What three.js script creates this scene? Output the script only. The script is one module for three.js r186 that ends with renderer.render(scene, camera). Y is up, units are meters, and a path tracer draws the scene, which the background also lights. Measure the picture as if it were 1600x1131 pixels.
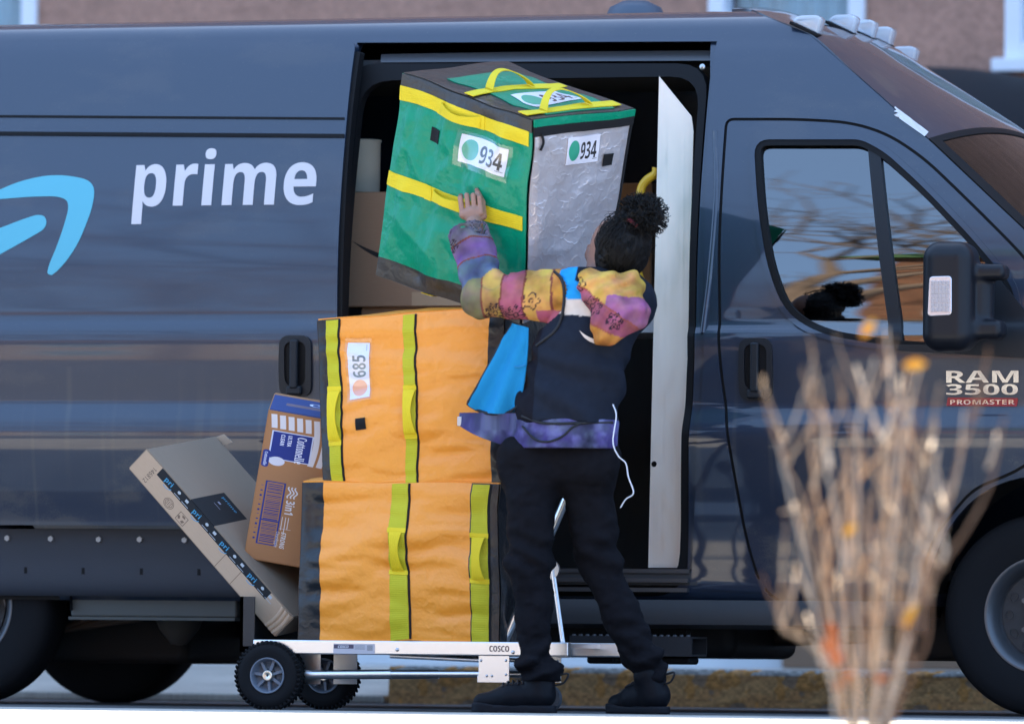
import * as THREE from 'three';
import { Brush, Evaluator, SUBTRACTION, INTERSECTION } from 'three-bvh-csg';
import { mergeGeometries, toCreasedNormals, mergeVertices } from 'three/addons/utils/BufferGeometryUtils.js';
import { RoundedBoxGeometry } from 'three/addons/geometries/RoundedBoxGeometry.js';
import { FontLoader } from 'three/addons/loaders/FontLoader.js';
import { TextGeometry } from 'three/addons/geometries/TextGeometry.js';

// ---------------------------------------------------------------- camera, sky, sun, exposure
const W0 = 1600, H0 = 1131, YAW = 18 * Math.PI / 180, DIST = 27, SCALE = 420, FPX = SCALE * DIST, HORIZON = 1030, ROLL = 0.010;
const scene = new THREE.Scene();
const camH = (1110 - HORIZON) / SCALE;
const hT = (1110 - H0 / 2) / SCALE;                               // height of the picture's centre on the van's side (z = 0)
const CAM = new THREE.Vector3(DIST * Math.sin(YAW), camH, DIST * Math.cos(YAW));
const FWD = new THREE.Vector3(0, hT, 0).sub(CAM).normalize();
let RGT = new THREE.Vector3().crossVectors(FWD, new THREE.Vector3(0, 1, 0)).normalize();
let UPV = new THREE.Vector3().crossVectors(RGT, FWD).normalize();
{ const r = RGT.clone(), u = UPV.clone(); RGT = r.clone().multiplyScalar(Math.cos(ROLL)).addScaledVector(u, Math.sin(ROLL)); UPV = u.multiplyScalar(Math.cos(ROLL)).addScaledVector(r, -Math.sin(ROLL)); }
const camera = new THREE.PerspectiveCamera(2 * Math.atan(H0 / 2 / FPX) * 180 / Math.PI, W0 / H0, 0.5, 600);
camera.position.copy(CAM); camera.up.copy(UPV); camera.lookAt(CAM.clone().add(FWD));
camera.focus = DIST - 0.6; camera.userData.fStop = 2.6;
const renderer = new THREE.WebGLRenderer({ antialias: true });
renderer.toneMapping = THREE.LinearToneMapping; renderer.toneMappingExposure = 4.75;
renderer.shadowMap.enabled = true;
const SKY_K = 0.72;
const SUN_EL = 52 * Math.PI / 180, SUN = new THREE.Vector3(-0.28, Math.tan(SUN_EL), -1).normalize();
{ // clear winter sky: pale at the horizon, deeper blue overhead, a soft aureole round the sun
  const w = 512, h = 256, d = new Float32Array(w * h * 4);
  for (let j = 0; j < h; j++) for (let i = 0; i < w; i++) {
    const el = ((j + 0.5) / h - 0.5) * Math.PI, az = ((i + 0.5) / w - 0.5) * 2 * Math.PI, y = Math.sin(el), x = Math.cos(az) * Math.cos(el), z = Math.sin(az) * Math.cos(el), t = Math.pow(Math.max(0, y), 0.55);
    const ang = Math.acos(Math.min(1, Math.max(-1, x * SUN.x + y * SUN.y + z * SUN.z))), glow = 0.5 * Math.exp(-ang / 0.22) + 0.12 * Math.exp(-ang / 0.8), o = (j * w + i) * 4, H = [0.31, 0.53, 0.90], Z = [0.22, 0.37, 0.66], G = [0.3, 0.28, 0.26];
    for (let c = 0; c < 3; c++) d[o + c] = SKY_K * (y < 0 ? G[c] : H[c] + (Z[c] - H[c]) * t + glow);
    d[o + 3] = 1;
  }
  const t = new THREE.DataTexture(d, w, h, THREE.RGBAFormat, THREE.FloatType); t.mapping = THREE.EquirectangularReflectionMapping; t.magFilter = THREE.LinearFilter; t.needsUpdate = true;
  scene.background = t; scene.environment = t;
}
const sun = new THREE.DirectionalLight(new THREE.Color(1, 0.9, 0.74), 5);
sun.position.copy(SUN.clone().multiplyScalar(60)); sun.castShadow = true; sun.name = 'sunlight';
Object.assign(sun.shadow.camera, { left: -40, right: 40, top: 40, bottom: -40, near: 1, far: 160 }); sun.shadow.mapSize.set(4096, 4096); scene.add(sun); scene.add(sun.target);

// ---------------------------------------------------------------- helpers
const V = (x, y, z) => new THREE.Vector3(x, y, z);
function ray(px, py) { return FWD.clone().addScaledVector(RGT, (px - W0 / 2) / FPX).addScaledVector(UPV, -(py - H0 / 2) / FPX); }
function atZ(px, py, z = 0) { const d = ray(px, py); return CAM.clone().addScaledVector(d, (z - CAM.z) / d.z); }
const XS = (px, py = 565, z = 0) => atZ(px, py, z).x, HS = (py, px = 800, z = 0) => atZ(px, py, z).y;
let seed = 7; const rnd = () => { seed = (seed * 1664525 + 1013904223) >>> 0; return seed / 4294967296; };
const hash = (x, y, z) => { let h = Math.imul(x, 374761393) ^ Math.imul(y, 668265263) ^ Math.imul(z, 1274126177); h = Math.imul(h ^ (h >>> 13), 1274126177); return ((h ^ (h >>> 16)) >>> 0) / 4294967296; };
const fade = t => t * t * (3 - 2 * t), mix = (a, b, t) => a + (b - a) * t, clamp = (x, a, b) => Math.min(b, Math.max(a, x)), sstep = (a, b, x) => fade(clamp((x - a) / (b - a), 0, 1));
function noise(x, y, z = 0) {
  const X = Math.floor(x), Y = Math.floor(y), Z = Math.floor(z), u = fade(x - X), v = fade(y - Y), w = fade(z - Z);
  const c = (i, j, k) => hash(X + i, Y + j, Z + k);
  return mix(mix(mix(c(0, 0, 0), c(1, 0, 0), u), mix(c(0, 1, 0), c(1, 1, 0), u), v), mix(mix(c(0, 0, 1), c(1, 0, 1), u), mix(c(0, 1, 1), c(1, 1, 1), u), v), w) * 2 - 1;
}
const fbm = (x, y, z = 0, o = 4) => { let s = 0, a = 0.5; for (let i = 0; i < o; i++, a *= 0.5, x *= 2.03, y *= 2.03, z *= 2.03) s += a * noise(x + i * 7.1, y, z); return s; };
function dataTex(w, h, fn, srgb = true, rx = 1, ry = 1) {
  const d = new Uint8Array(w * h * 4);
  for (let j = 0; j < h; j++) for (let i = 0; i < w; i++) { const c = fn(i / w, j / h, i, j), o = (j * w + i) * 4; d[o] = clamp(c[0] * 255, 0, 255); d[o + 1] = clamp(c[1] * 255, 0, 255); d[o + 2] = clamp(c[2] * 255, 0, 255); d[o + 3] = 255; }
  const t = new THREE.DataTexture(d, w, h); t.wrapS = t.wrapT = THREE.RepeatWrapping; t.magFilter = THREE.LinearFilter; if (srgb) t.colorSpace = THREE.SRGBColorSpace; t.repeat.set(rx, ry); t.needsUpdate = true; return t;
}
// tileable noise for textures
const tn = (u, v, f, s = 0) => { const X = Math.floor(u * f), Y = Math.floor(v * f), a = fade(u * f - X), b = fade(v * f - Y), m = i => ((i % f) + f) % f; return mix(mix(hash(m(X), m(Y), s), hash(m(X + 1), m(Y), s), a), mix(hash(m(X), m(Y + 1), s), hash(m(X + 1), m(Y + 1), s), a), b) * 2 - 1; };
const tfbm = (u, v, f, s = 0, o = 4) => { let r = 0, a = 0.5; for (let i = 0; i < o; i++, a *= 0.5, f *= 2) r += a * tn(u, v, f, s + i); return r; };
function canvasTex(w, h, draw) { const c = document.createElement('canvas'); c.width = w; c.height = h; const g = c.getContext('2d'); draw(g, w, h); const t = new THREE.CanvasTexture(c); t.colorSpace = THREE.SRGBColorSpace; t.magFilter = THREE.LinearFilter; return t; }
const lin = (r, g, b) => new THREE.Color().setRGB(r, g, b);
const mat = (r, g, b, rough = 0.6, o = {}) => new THREE.MeshPhysicalMaterial({ color: lin(r, g, b), roughness: rough, side: THREE.DoubleSide, ...o });
const used = new Map();
function numbered(n) { const k = used.get(n) || 0; used.set(n, k + 1); return k ? n + '_' + String(k).padStart(3, '0') : n; }
function mesh(name, geo, m, parent) { const o = new THREE.Mesh(geo, m); o.castShadow = o.receiveShadow = true; o.name = parent === scene ? numbered(name) : name; parent.add(o); return o; }
function tag(o, label, category, group) { o.userData.label = label; o.userData.category = category; if (group) o.userData.group = group; return o; }
function thing(name, label, category, pos, group) { const g = new THREE.Group(); g.name = numbered(name); if (pos) g.position.copy(pos); scene.add(g); return tag(g, label, category, group); }
function structure(name, geo, m) { const o = mesh(name, geo, m, scene); o.userData.kind = 'structure'; return o; }
function box(x0, x1, y0, y1, z0, z1, r = 0) { const g = r ? new RoundedBoxGeometry(x1 - x0, y1 - y0, z1 - z0, 2, r) : new THREE.BoxGeometry(x1 - x0, y1 - y0, z1 - z0); g.translate((x0 + x1) / 2, (y0 + y1) / 2, (z0 + z1) / 2); return r ? stripG(g) : g; }
function stripG(g) { g = g.index ? g.toNonIndexed() : g; for (const k of Object.keys(g.attributes)) if (!['position', 'normal', 'uv'].includes(k)) g.deleteAttribute(k); return g; }
const merge = list => mergeGeometries(list.map(stripG));
function tube(pts, r, seg = 40, rs = 8, closed = false, type = 'catmullrom') { return new THREE.TubeGeometry(new THREE.CatmullRomCurve3(pts, closed, type, 0.5), seg, r, rs, closed); }
function rod(a, b, r, rs = 12, r2 = r) { const g = new THREE.CylinderGeometry(r2, r, a.distanceTo(b), rs); g.applyQuaternion(new THREE.Quaternion().setFromUnitVectors(V(0, 1, 0), b.clone().sub(a).normalize())); const m = a.clone().add(b).multiplyScalar(0.5); g.translate(m.x, m.y, m.z); return g; }
function shapeOf(pts) { const s = new THREE.Shape(); pts.forEach((p, i) => i ? s.lineTo(p[0], p[1]) : s.moveTo(p[0], p[1])); s.closePath(); return s; }
// round the corners of a polygon
function rounded(pts, r, n = 5) {
  const out = [];
  pts.forEach((p, i) => {
    const rr = Array.isArray(r) ? r[i] : r, a = pts[(i + pts.length - 1) % pts.length], b = pts[(i + 1) % pts.length];
    const da = Math.hypot(a[0] - p[0], a[1] - p[1]), db = Math.hypot(b[0] - p[0], b[1] - p[1]), q = Math.min(rr, da / 2.01, db / 2.01);
    if (!rr) { out.push(p); return; }
    const s = [p[0] + (a[0] - p[0]) * q / da, p[1] + (a[1] - p[1]) * q / da], e = [p[0] + (b[0] - p[0]) * q / db, p[1] + (b[1] - p[1]) * q / db];
    for (let k = 0; k <= n; k++) { const t = k / n; out.push([(1 - t) ** 2 * s[0] + 2 * t * (1 - t) * p[0] + t * t * e[0], (1 - t) ** 2 * s[1] + 2 * t * (1 - t) * p[1] + t * t * e[1]]); }
  });
  return out;
}
function prism(pts, z0, z1) { const g = new THREE.ExtrudeGeometry(shapeOf(pts), { depth: z1 - z0, bevelEnabled: false }); g.translate(0, 0, z0); return g; }
function plate(pts, z0, z1, bevel = 0.004) { const g = new THREE.ExtrudeGeometry(shapeOf(pts), { depth: z1 - z0 - 2 * bevel, bevelEnabled: true, bevelSize: bevel, bevelThickness: bevel, bevelSegments: 2, bevelOffset: -bevel }); g.translate(0, 0, z0 + bevel); return g; }
const evaluator = new Evaluator(); evaluator.attributes = ['position', 'normal', 'uv']; evaluator.useGroups = false;
function brush(g) { g = stripG(g); if (!g.attributes.uv) g.setAttribute('uv', new THREE.BufferAttribute(new Float32Array(g.attributes.position.count * 2), 2)); const b = new Brush(g); b.updateMatrixWorld(); return b; }
function csg(a, b, op) { return stripG(evaluator.evaluate(brush(a), brush(b), op).geometry); }
function planarUV(g, f = p => [p.x, p.y]) { const p = g.attributes.position, uv = new Float32Array(p.count * 2), v = V(0, 0, 0); for (let i = 0; i < p.count; i++) { v.fromBufferAttribute(p, i); const c = f(v); uv[2 * i] = c[0]; uv[2 * i + 1] = c[1]; } g.setAttribute('uv', new THREE.BufferAttribute(uv, 2)); return g; }
// a sheet with thickness over a parametric surface; uv runs 0..1 (or is scaled to metres)
function sheet(fn, nu, nv, thick = 0, su = 1, sv = 1, flip = false) {
  const pos = [], uv = [], idx = [], P = [], N = [];
  for (let j = 0; j <= nv; j++) for (let i = 0; i <= nu; i++) P.push(fn(i / nu, j / nv));
  const at = (i, j) => P[clamp(j, 0, nv) * (nu + 1) + clamp(i, 0, nu)];
  for (let j = 0; j <= nv; j++) for (let i = 0; i <= nu; i++) N.push(V(0, 0, 0).crossVectors(at(i + 1, j).clone().sub(at(i - 1, j)), at(i, j + 1).clone().sub(at(i, j - 1))).normalize().multiplyScalar(flip ? -1 : 1));
  const put = (p, i, j) => { pos.push(p.x, p.y, p.z); uv.push(i / nu * su, j / nv * sv); return pos.length / 3 - 1; };
  const top = P.map((p, k) => put(p.clone().addScaledVector(N[k], thick), k % (nu + 1), Math.floor(k / (nu + 1))));
  const w = nu + 1, quad = (a, b, c, d) => flip ? idx.push(a, c, b, a, d, c) : idx.push(a, b, c, a, c, d);
  for (let j = 0; j < nv; j++) for (let i = 0; i < nu; i++) quad(top[j * w + i], top[j * w + i + 1], top[(j + 1) * w + i + 1], top[(j + 1) * w + i]);
  if (thick) {
    const bot = P.map((p, k) => put(p, k % w, Math.floor(k / w)));
    for (let j = 0; j < nv; j++) for (let i = 0; i < nu; i++) quad(bot[j * w + i], bot[(j + 1) * w + i], bot[(j + 1) * w + i + 1], bot[j * w + i + 1]);
    const rim = []; for (let i = 0; i < nu; i++) rim.push(i); for (let j = 0; j < nv; j++) rim.push(j * w + nu); for (let i = nu; i > 0; i--) rim.push(nv * w + i); for (let j = nv; j > 0; j--) rim.push(j * w);
    rim.forEach((k, q) => { const k2 = rim[(q + 1) % rim.length], i = k % w, j = Math.floor(k / w), i2 = k2 % w, j2 = Math.floor(k2 / w), nk = N[k];
      const a = put(P[k].clone().addScaledVector(nk, thick), i, j), b = put(P[k2].clone().addScaledVector(N[k2], thick), i2, j2), c = put(P[k2], i2, j2), d = put(P[k], i, j); quad(a, d, c, b); });
  }
  const g = new THREE.BufferGeometry(); g.setAttribute('position', new THREE.Float32BufferAttribute(pos, 3)); g.setAttribute('uv', new THREE.Float32BufferAttribute(uv, 2)); g.setIndex(idx); g.computeVertexNormals(); return g;
}
// surface nets: meshes the zero level of a distance field; colour(p) gives vertex colours
function sdfMesh(f, lo, hi, cell, colour) {
  const nx = Math.ceil((hi.x - lo.x) / cell) + 1, ny = Math.ceil((hi.y - lo.y) / cell) + 1, nz = Math.ceil((hi.z - lo.z) / cell) + 1, F = new Float32Array(nx * ny * nz).fill(1), id = (i, j, k) => (k * ny + j) * nx + i;
  const B = 6;                                                      // coarse blocks first: skip those far from the surface
  for (let k = 0; k < nz; k += B) for (let j = 0; j < ny; j += B) for (let i = 0; i < nx; i += B) {
    const c = f(lo.x + (i + B / 2) * cell, lo.y + (j + B / 2) * cell, lo.z + (k + B / 2) * cell), far = Math.abs(c) > cell * B * 1.35 + 0.02;
    for (let c2 = k; c2 < Math.min(nz, k + B); c2++) for (let b = j; b < Math.min(ny, j + B); b++) for (let a = i; a < Math.min(nx, i + B); a++) F[id(a, b, c2)] = far ? c : f(lo.x + a * cell, lo.y + b * cell, lo.z + c2 * cell);
  }
  const vid = new Int32Array(nx * ny * nz).fill(-1), pos = [], idx = [];
  for (let k = 0; k < nz - 1; k++) for (let j = 0; j < ny - 1; j++) for (let i = 0; i < nx - 1; i++) {
    let n = 0, x = 0, y = 0, z = 0, m = 0; const v = [];
    for (let q = 0; q < 8; q++) { const s = F[id(i + (q & 1), j + (q >> 1 & 1), k + (q >> 2))]; v.push(s); if (s < 0) m |= 1 << q; }
    if (m === 0 || m === 255) continue;
    for (let a = 0; a < 8; a++) for (let b = 0; b < 3; b++) { const e = a | 1 << b; if (e === a || (v[a] < 0) === (v[e] < 0)) continue; const t = v[a] / (v[a] - v[e]); x += (a & 1) + (b === 0 ? t : 0); y += (a >> 1 & 1) + (b === 1 ? t : 0); z += (a >> 2) + (b === 2 ? t : 0); n++; }
    vid[id(i, j, k)] = pos.length / 3; pos.push(lo.x + (i + x / n) * cell, lo.y + (j + y / n) * cell, lo.z + (k + z / n) * cell);
  }
  const q4 = (a, b, c, d, s) => s ? idx.push(a, b, c, a, c, d) : idx.push(a, c, b, a, d, c);
  for (let k = 1; k < nz - 1; k++) for (let j = 1; j < ny - 1; j++) for (let i = 1; i < nx - 1; i++) {
    const s = F[id(i, j, k)] < 0;
    if (s !== F[id(i + 1, j, k)] < 0) q4(vid[id(i, j - 1, k - 1)], vid[id(i, j, k - 1)], vid[id(i, j, k)], vid[id(i, j - 1, k)], s);
    if (s !== F[id(i, j + 1, k)] < 0) q4(vid[id(i - 1, j, k - 1)], vid[id(i - 1, j, k)], vid[id(i, j, k)], vid[id(i, j, k - 1)], s);
    if (s !== F[id(i, j, k + 1)] < 0) q4(vid[id(i - 1, j - 1, k)], vid[id(i, j - 1, k)], vid[id(i, j, k)], vid[id(i - 1, j, k)], s);
  }
  const g = new THREE.BufferGeometry(); g.setAttribute('position', new THREE.Float32BufferAttribute(pos, 3)); g.setIndex(idx); g.computeVertexNormals();
  g.setAttribute('uv', new THREE.Float32BufferAttribute(new Float32Array(pos.length / 3 * 2), 2));
  if (colour) { const c = new Float32Array(pos.length); const nrm = g.attributes.normal; for (let i = 0; i < pos.length / 3; i++) { const r = colour(pos[3 * i], pos[3 * i + 1], pos[3 * i + 2], nrm.getX(i), nrm.getY(i), nrm.getZ(i)); c[3 * i] = r[0]; c[3 * i + 1] = r[1]; c[3 * i + 2] = r[2]; } g.setAttribute('color', new THREE.BufferAttribute(c, 3)); }
  return g;
}
const smin = (a, b, k) => { const h = Math.max(k - Math.abs(a - b), 0) / k; return Math.min(a, b) - h * h * k * 0.25; };
// tapered capsule distance; returns [distance, t along the bone]
function bone(x, y, z, a, b, ra, rb) { const bx = b.x - a.x, by = b.y - a.y, bz = b.z - a.z, px = x - a.x, py = y - a.y, pz = z - a.z, t = clamp((px * bx + py * by + pz * bz) / (bx * bx + by * by + bz * bz), 0, 1); return Math.hypot(px - bx * t, py - by * t, pz - bz * t) - mix(ra, rb, t); }
const boneT = (x, y, z, a, b) => { const bx = b.x - a.x, by = b.y - a.y, bz = b.z - a.z; return ((x - a.x) * bx + (y - a.y) * by + (z - a.z) * bz) / (bx * bx + by * by + bz * bz); };
const rbox = (x, y, z, cx, cy, cz, hx, hy, hz, r) => { const qx = Math.abs(x - cx) - hx + r, qy = Math.abs(y - cy) - hy + r, qz = Math.abs(z - cz) - hz + r; return Math.hypot(Math.max(qx, 0), Math.max(qy, 0), Math.max(qz, 0)) + Math.min(Math.max(qx, qy, qz), 0) - r; };
const font = await new FontLoader().loadAsync('fonts/droid/droid_sans_bold.typeface.json');
function textShapes(txt, x, y, width, height, depth, z, curve = 8) {      // lettering stretched into a box whose lower left corner is x, y
  const g = new TextGeometry(txt, { font, size: 1, depth: 1, curveSegments: curve, bevelEnabled: false }); g.computeBoundingBox(); const b = g.boundingBox;
  g.translate(-b.min.x, -b.min.y, -b.min.z); g.scale(width / (b.max.x - b.min.x), height / (b.max.y - b.min.y), depth); g.translate(x, y, z); return g;
}

// ---------------------------------------------------------------- the setting: road, pavements, kerb
const asphaltTex = dataTex(512, 512, (u, v, i, j) => { const g = 0.30 + 0.07 * tfbm(u, v, 8, 3) + 0.16 * (hash(i, j, 5) - 0.5) + 0.05 * tn(u, v, 3, 9); return [g, g, g * 1.01]; });
const grainTex = dataTex(512, 512, (u, v, i, j) => { const g = 0.5 + 0.25 * tfbm(u, v, 32, 21) + 0.3 * (hash(i, j, 77) - 0.5); return [g, g, g]; }, false);
const concreteTex = dataTex(512, 512, (u, v, i, j) => { const g = 0.66 + 0.09 * tfbm(u, v, 4, 31) + 0.1 * (hash(i >> 1, j >> 1, 8) - 0.5); return [g, g * 0.965, g * 0.9]; });
const setRep = (t, x, y) => { const c = t.clone(); c.repeat.set(x, y); c.needsUpdate = true; return c; };
const road = structure('road', planarUV(box(-120, 120, -0.5, 0, -120, 160).toNonIndexed(), p => [p.x / 1.2, p.z / 1.2]), new THREE.MeshStandardMaterial({ map: asphaltTex, roughness: 0.9, bumpMap: grainTex, bumpScale: 0.004 }));
const concM = new THREE.MeshStandardMaterial({ map: concreteTex, roughness: 0.88, bumpMap: grainTex, bumpScale: 0.002 });
structure('near_pavement', planarUV(box(-60, 60, -0.2, 0.006, 1.95, 7.6).toNonIndexed(), p => [p.x / 0.9, p.z / 0.9]), concM);
const KZ = -3.0, kx = XS(606, 1075, KZ), SWH = 0.155;
structure('far_pavement', merge([planarUV(box(kx, 60, -0.2, SWH, -9.2, KZ - 0.26).toNonIndexed(), p => [p.x / 1.5, p.z / 1.5]),
  planarUV(box(-60, kx - 0.3, -0.2, SWH, -9.2, KZ - 2).toNonIndexed(), p => [p.x / 1.5, p.z / 1.5]),
  planarUV(prism([[KZ - 2, SWH], [KZ - 0.26, 0.035], [KZ - 0.26, -0.2], [KZ - 2, -0.2]], 0, 60 + kx).rotateY(-Math.PI / 2).translate(kx, 0, 0), p => [p.x / 1.5, p.z / 1.5])]), concM);
const kerbTex = dataTex(1024, 128, (u, v, i, j) => {
  const U = (u * 8) % 1, n = tfbm(U, v * 0.5, 4, 51, 5), p = tfbm(U, v * 0.5, 6, 61, 4), m = tfbm((u * 8 + 0.37) % 1, v * 0.5, 5, 71, 4), top = v > 0.82;
  let c = [0.76, 0.57, 0.36]; if (n > 0.06) c = [0.8, 0.62, 0.4]; if (p > 0.18) c = [0.78, 0.56, 0.3]; if (m > 0.16) c = [0.6, 0.5, 0.4]; if (top && m > -0.12) c = [0.62, 0.62, 0.6];
  const g = 0.9 + 0.12 * (hash(i, j, 3) - 0.5) + 0.16 * tn(U, v * 0.5, 32, 3); return [c[0] * g, c[1] * g, c[2] * g];
});
const kerbM = new THREE.MeshStandardMaterial({ map: kerbTex, roughness: 0.92, bumpMap: grainTex, bumpScale: 0.003 });
const kerbG = planarUV(stripG(new THREE.ExtrudeGeometry(shapeOf(rounded([[KZ - 0.26, 0], [KZ, 0], [KZ - 0.015, 0.16], [KZ - 0.26, 0.16]], [0, 0, 0.03, 0])), { depth: 40, bevelEnabled: false, steps: 60 }).rotateY(-Math.PI / 2).translate(kx + 40, 0, 0)), p => [p.x / 3.1, clamp((p.y + (KZ - p.z) * 0.3) / 0.17, 0.02, 0.98)]);
{ const p = kerbG.attributes.position; for (let i = 0; i < p.count; i++) { const x = p.getX(i), y = p.getY(i); if (y > 0.1) p.setY(i, y + 0.006 * noise(x * 3, 2) + 0.003 * noise(x * 17, 4)); p.setZ(i, p.getZ(i) + 0.008 * noise(x * 5, y * 20)); } kerbG.computeVertexNormals(); }
structure('kerb', kerbG, kerbM);
structure('driveway_kerb', planarUV(box(-40, kx - 0.02, 0, 0.036, KZ - 0.26, KZ, 0.01), p => [p.x, p.z]), concM);

// ---------------------------------------------------------------- pink stucco building behind the van
const stuccoTex = dataTex(512, 512, (u, v, i, j) => { const n = tfbm(u, v, 6, 81, 3), f = tfbm(u, v, 64, 82, 3) + 0.8 * (hash(i, j, 1) - 0.5), g = 1 + 0.1 * n + 0.16 * f; return [0.64 * g, 0.49 * g, 0.42 * g]; });
const BZ = -9, bx = px => XS(px, 60, BZ), bh = py => HS(py, 1400, BZ);
const pink = thing('stucco_building', 'pinkish stucco apartment building with white framed windows, behind the van', 'building', V(0, 0, BZ));
const whiteTrim = mat(0.72, 0.74, 0.78, 0.5), curtainM = mat(0.34, 0.38, 0.33, 0.9), paneM = mat(0.9, 0.95, 1, 0.02, { transmission: 1, thickness: 0, ior: 1.5 });
{
  let wall = box(-34, 34, 0.9, 15.4, -10, 0);
  const wins = [[bx(-240), bx(58)], [bx(1108), bx(1353)], [bx(1572), bx(1820)]];
  for (const [a, b] of wins) for (const y of [3.17, 6.4]) wall = csg(wall, box(a, b, y, y + 1.75, -0.25, 0.2), SUBTRACTION);
  mesh('wall', planarUV(wall, p => [p.x / 1.1, p.y / 1.1]), new THREE.MeshStandardMaterial({ map: stuccoTex, roughness: 0.95, bumpMap: grainTex, bumpScale: 0.006 }), pink);
  mesh('plinth', planarUV(box(-34, 34, 0, 0.9, -10, 0.04), p => [p.x, p.y]), mat(0.55, 0.56, 0.57, 0.8), pink);
  mesh('cornice', box(-34.1, 34.1, 15.4, 15.6, -10.1, 0.1), whiteTrim, pink);
  for (const [a, b] of wins) for (const y of [3.17, 6.4]) {
    const t = 0.085, w = mesh('window', merge([box(a, a + t, y, y + 1.75, -0.14, 0.03, 0.01), box(b - t, b, y, y + 1.75, -0.14, 0.03, 0.01), box(a + t, b - t, y + 1.65, y + 1.75, -0.14, 0.028, 0.01), box(a + t, b - t, y, y + 0.08, -0.14, 0.028, 0.01)]), whiteTrim, pink);
    mesh('sill', box(a - 0.05, b + 0.05, y - 0.07, y - 0.002, -0.1, 0.1, 0.01), whiteTrim, w);
    mesh('pane', box(a + t, b - t, y + 0.08, y + 1.65, -0.09, -0.084), paneM, w);
    mesh('curtain', sheet((u, v) => V(mix(a + t, b - t, u), mix(y + 0.05, y + 1.68, v), -0.2 + 0.012 * Math.sin(u * 40)), 60, 2, 0.004), curtainM, w);
  }
}
const cx0 = bx(1452);
{ // dark rounded canopy over an entrance
  const c = thing('entrance_canopy', 'black rounded fabric canopy on the stucco wall beyond the windshield', 'canopy', V(cx0, 2.3, BZ));
  mesh('fabric', sheet((u, v) => { const a = Math.PI * u, r = 1 - v * v * 0.0; return V(-1.25 * Math.cos(a) * Math.cos(v * Math.PI / 2) ** 0.6, 0.83 * Math.sin(a) ** 0.8 * Math.cos(v * Math.PI / 2) ** 0.7, 1.25 * Math.sin(v * Math.PI / 2) * (0.4 + 0.6 * Math.sin(a))); }, 40, 16, 0.01), mat(0.006, 0.006, 0.009, 0.85), c);
  mesh('frame', tube([V(-1.25, -0.02, 0.02), V(-0.9, -0.02, 0.85), V(0, -0.02, 1.25), V(0.9, -0.02, 0.85), V(1.25, -0.02, 0.02)], 0.02, 30, 6), mat(0.02, 0.02, 0.02, 0.5), c);
  mesh('door', box(-0.7, 0.7, -2.14, 0, 0.045, 0.1), mat(0.16, 0.09, 0.05, 0.5), c);
}
// ---------------------------------------------------------------- across the street (mirrored in the van's paint and glass)
function house(name, label, x0, x1, z, h, wallC, roofC, floors, over) {
  const g = thing(name, label, 'building', V((x0 + x1) / 2, 0, z)), w = (x1 - x0) / 2;
  mesh('wall', planarUV(box(-w, w, 0, h, 0, 11), p => [p.x / 2, p.y / 2]), wallC, g);
  mesh('roof', stripG(prism([[-w - over, h], [w + over, h], [w * 0.82, h + 2.2], [-w * 0.82, h + 2.2]], -0.6, 11.6)), roofC, g);
  const n = Math.floor(w * 2 / 2.6);
  for (let f = 0; f < floors; f++) for (let i = 0; i < n; i++) {
    const cx = -w + (i + 0.5) * (2 * w / n), cy = 1.1 + f * (h - 0.6) / floors, f0 = mesh('window', merge([box(cx - 0.6, cx + 0.6, cy, cy + 0.08, -0.06, 0.02), box(cx - 0.6, cx + 0.6, cy + 1.42, cy + 1.5, -0.06, 0.02), box(cx - 0.6, cx - 0.52, cy + 0.08, cy + 1.42, -0.06, 0.02), box(cx + 0.52, cx + 0.6, cy + 0.08, cy + 1.42, -0.06, 0.02)]), whiteTrim, g);
    mesh('blind', box(cx - 0.52, cx + 0.52, cy + 0.08, cy + 1.42, -0.012, -0.004), curtainM, f0); mesh('pane', box(cx - 0.52, cx + 0.52, cy + 0.08, cy + 1.42, -0.04, -0.035), paneM, f0);
  }
  return g;
}
const brickTex = dataTex(256, 256, (u, v, i, j) => { const r = Math.floor(v * 32), b = (u * 12 + (r & 1) * 0.5) % 1, m = (v * 32) % 1 < 0.14 || b < 0.05, t = 0.85 + 0.3 * hash(Math.floor(u * 12 + (r & 1) * 0.5), r, 3); return m ? [0.5, 0.44, 0.38] : [0.5 * t, 0.3 * t, 0.19 * t]; });
house('brick_building', 'brown brick building with green roof across the street', -11.3, 16, 46, 15.0, new THREE.MeshStandardMaterial({ map: brickTex, roughness: 0.9 }), mat(0.07, 0.16, 0.06, 0.8), 3, 0.7);
house('tan_house', 'low tan stucco house across the street', -36, -14.5, 50, 5.2, mat(0.42, 0.31, 0.21, 0.9), mat(0.16, 0.1, 0.07, 0.9), 2, 0.6);
function bareTree(x, z, h, s, lab) {
  const g = thing('bare_tree', lab, 'tree', V(x, 0, z), 'leafless trees across the road'), tr = [], br = []; seed = s;
  const grow = (p, d, len, r, lev) => {
    const q = p.clone().addScaledVector(d, len); (lev < 2 ? tr : br).push(stripG(rod(p, q, r, lev < 3 ? 7 : 4, r * 0.68)));
    if (lev > 6) return;
    const n = lev === 0 ? 4 : lev < 4 ? 3 : 2;
    for (let i = 0; i < n; i++) { const e = V(rnd() - 0.5, rnd() - 0.5 + 0.12, rnd() - 0.5).normalize(); grow(q, d.clone().multiplyScalar(0.9).addScaledVector(e, 0.75).normalize(), len * (0.62 + 0.25 * rnd()), r * 0.64, lev + 1); }
  };
  grow(V(0, 0, 0), V(0.03, 1, 0.02).normalize(), h * 0.26, h * 0.0105, 0);
  const bark = mat(0.17, 0.12, 0.085, 0.95); mesh('trunk', mergeGeometries(tr), bark, g); mesh('branches', mergeGeometries(br), bark, g);
}
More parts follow.
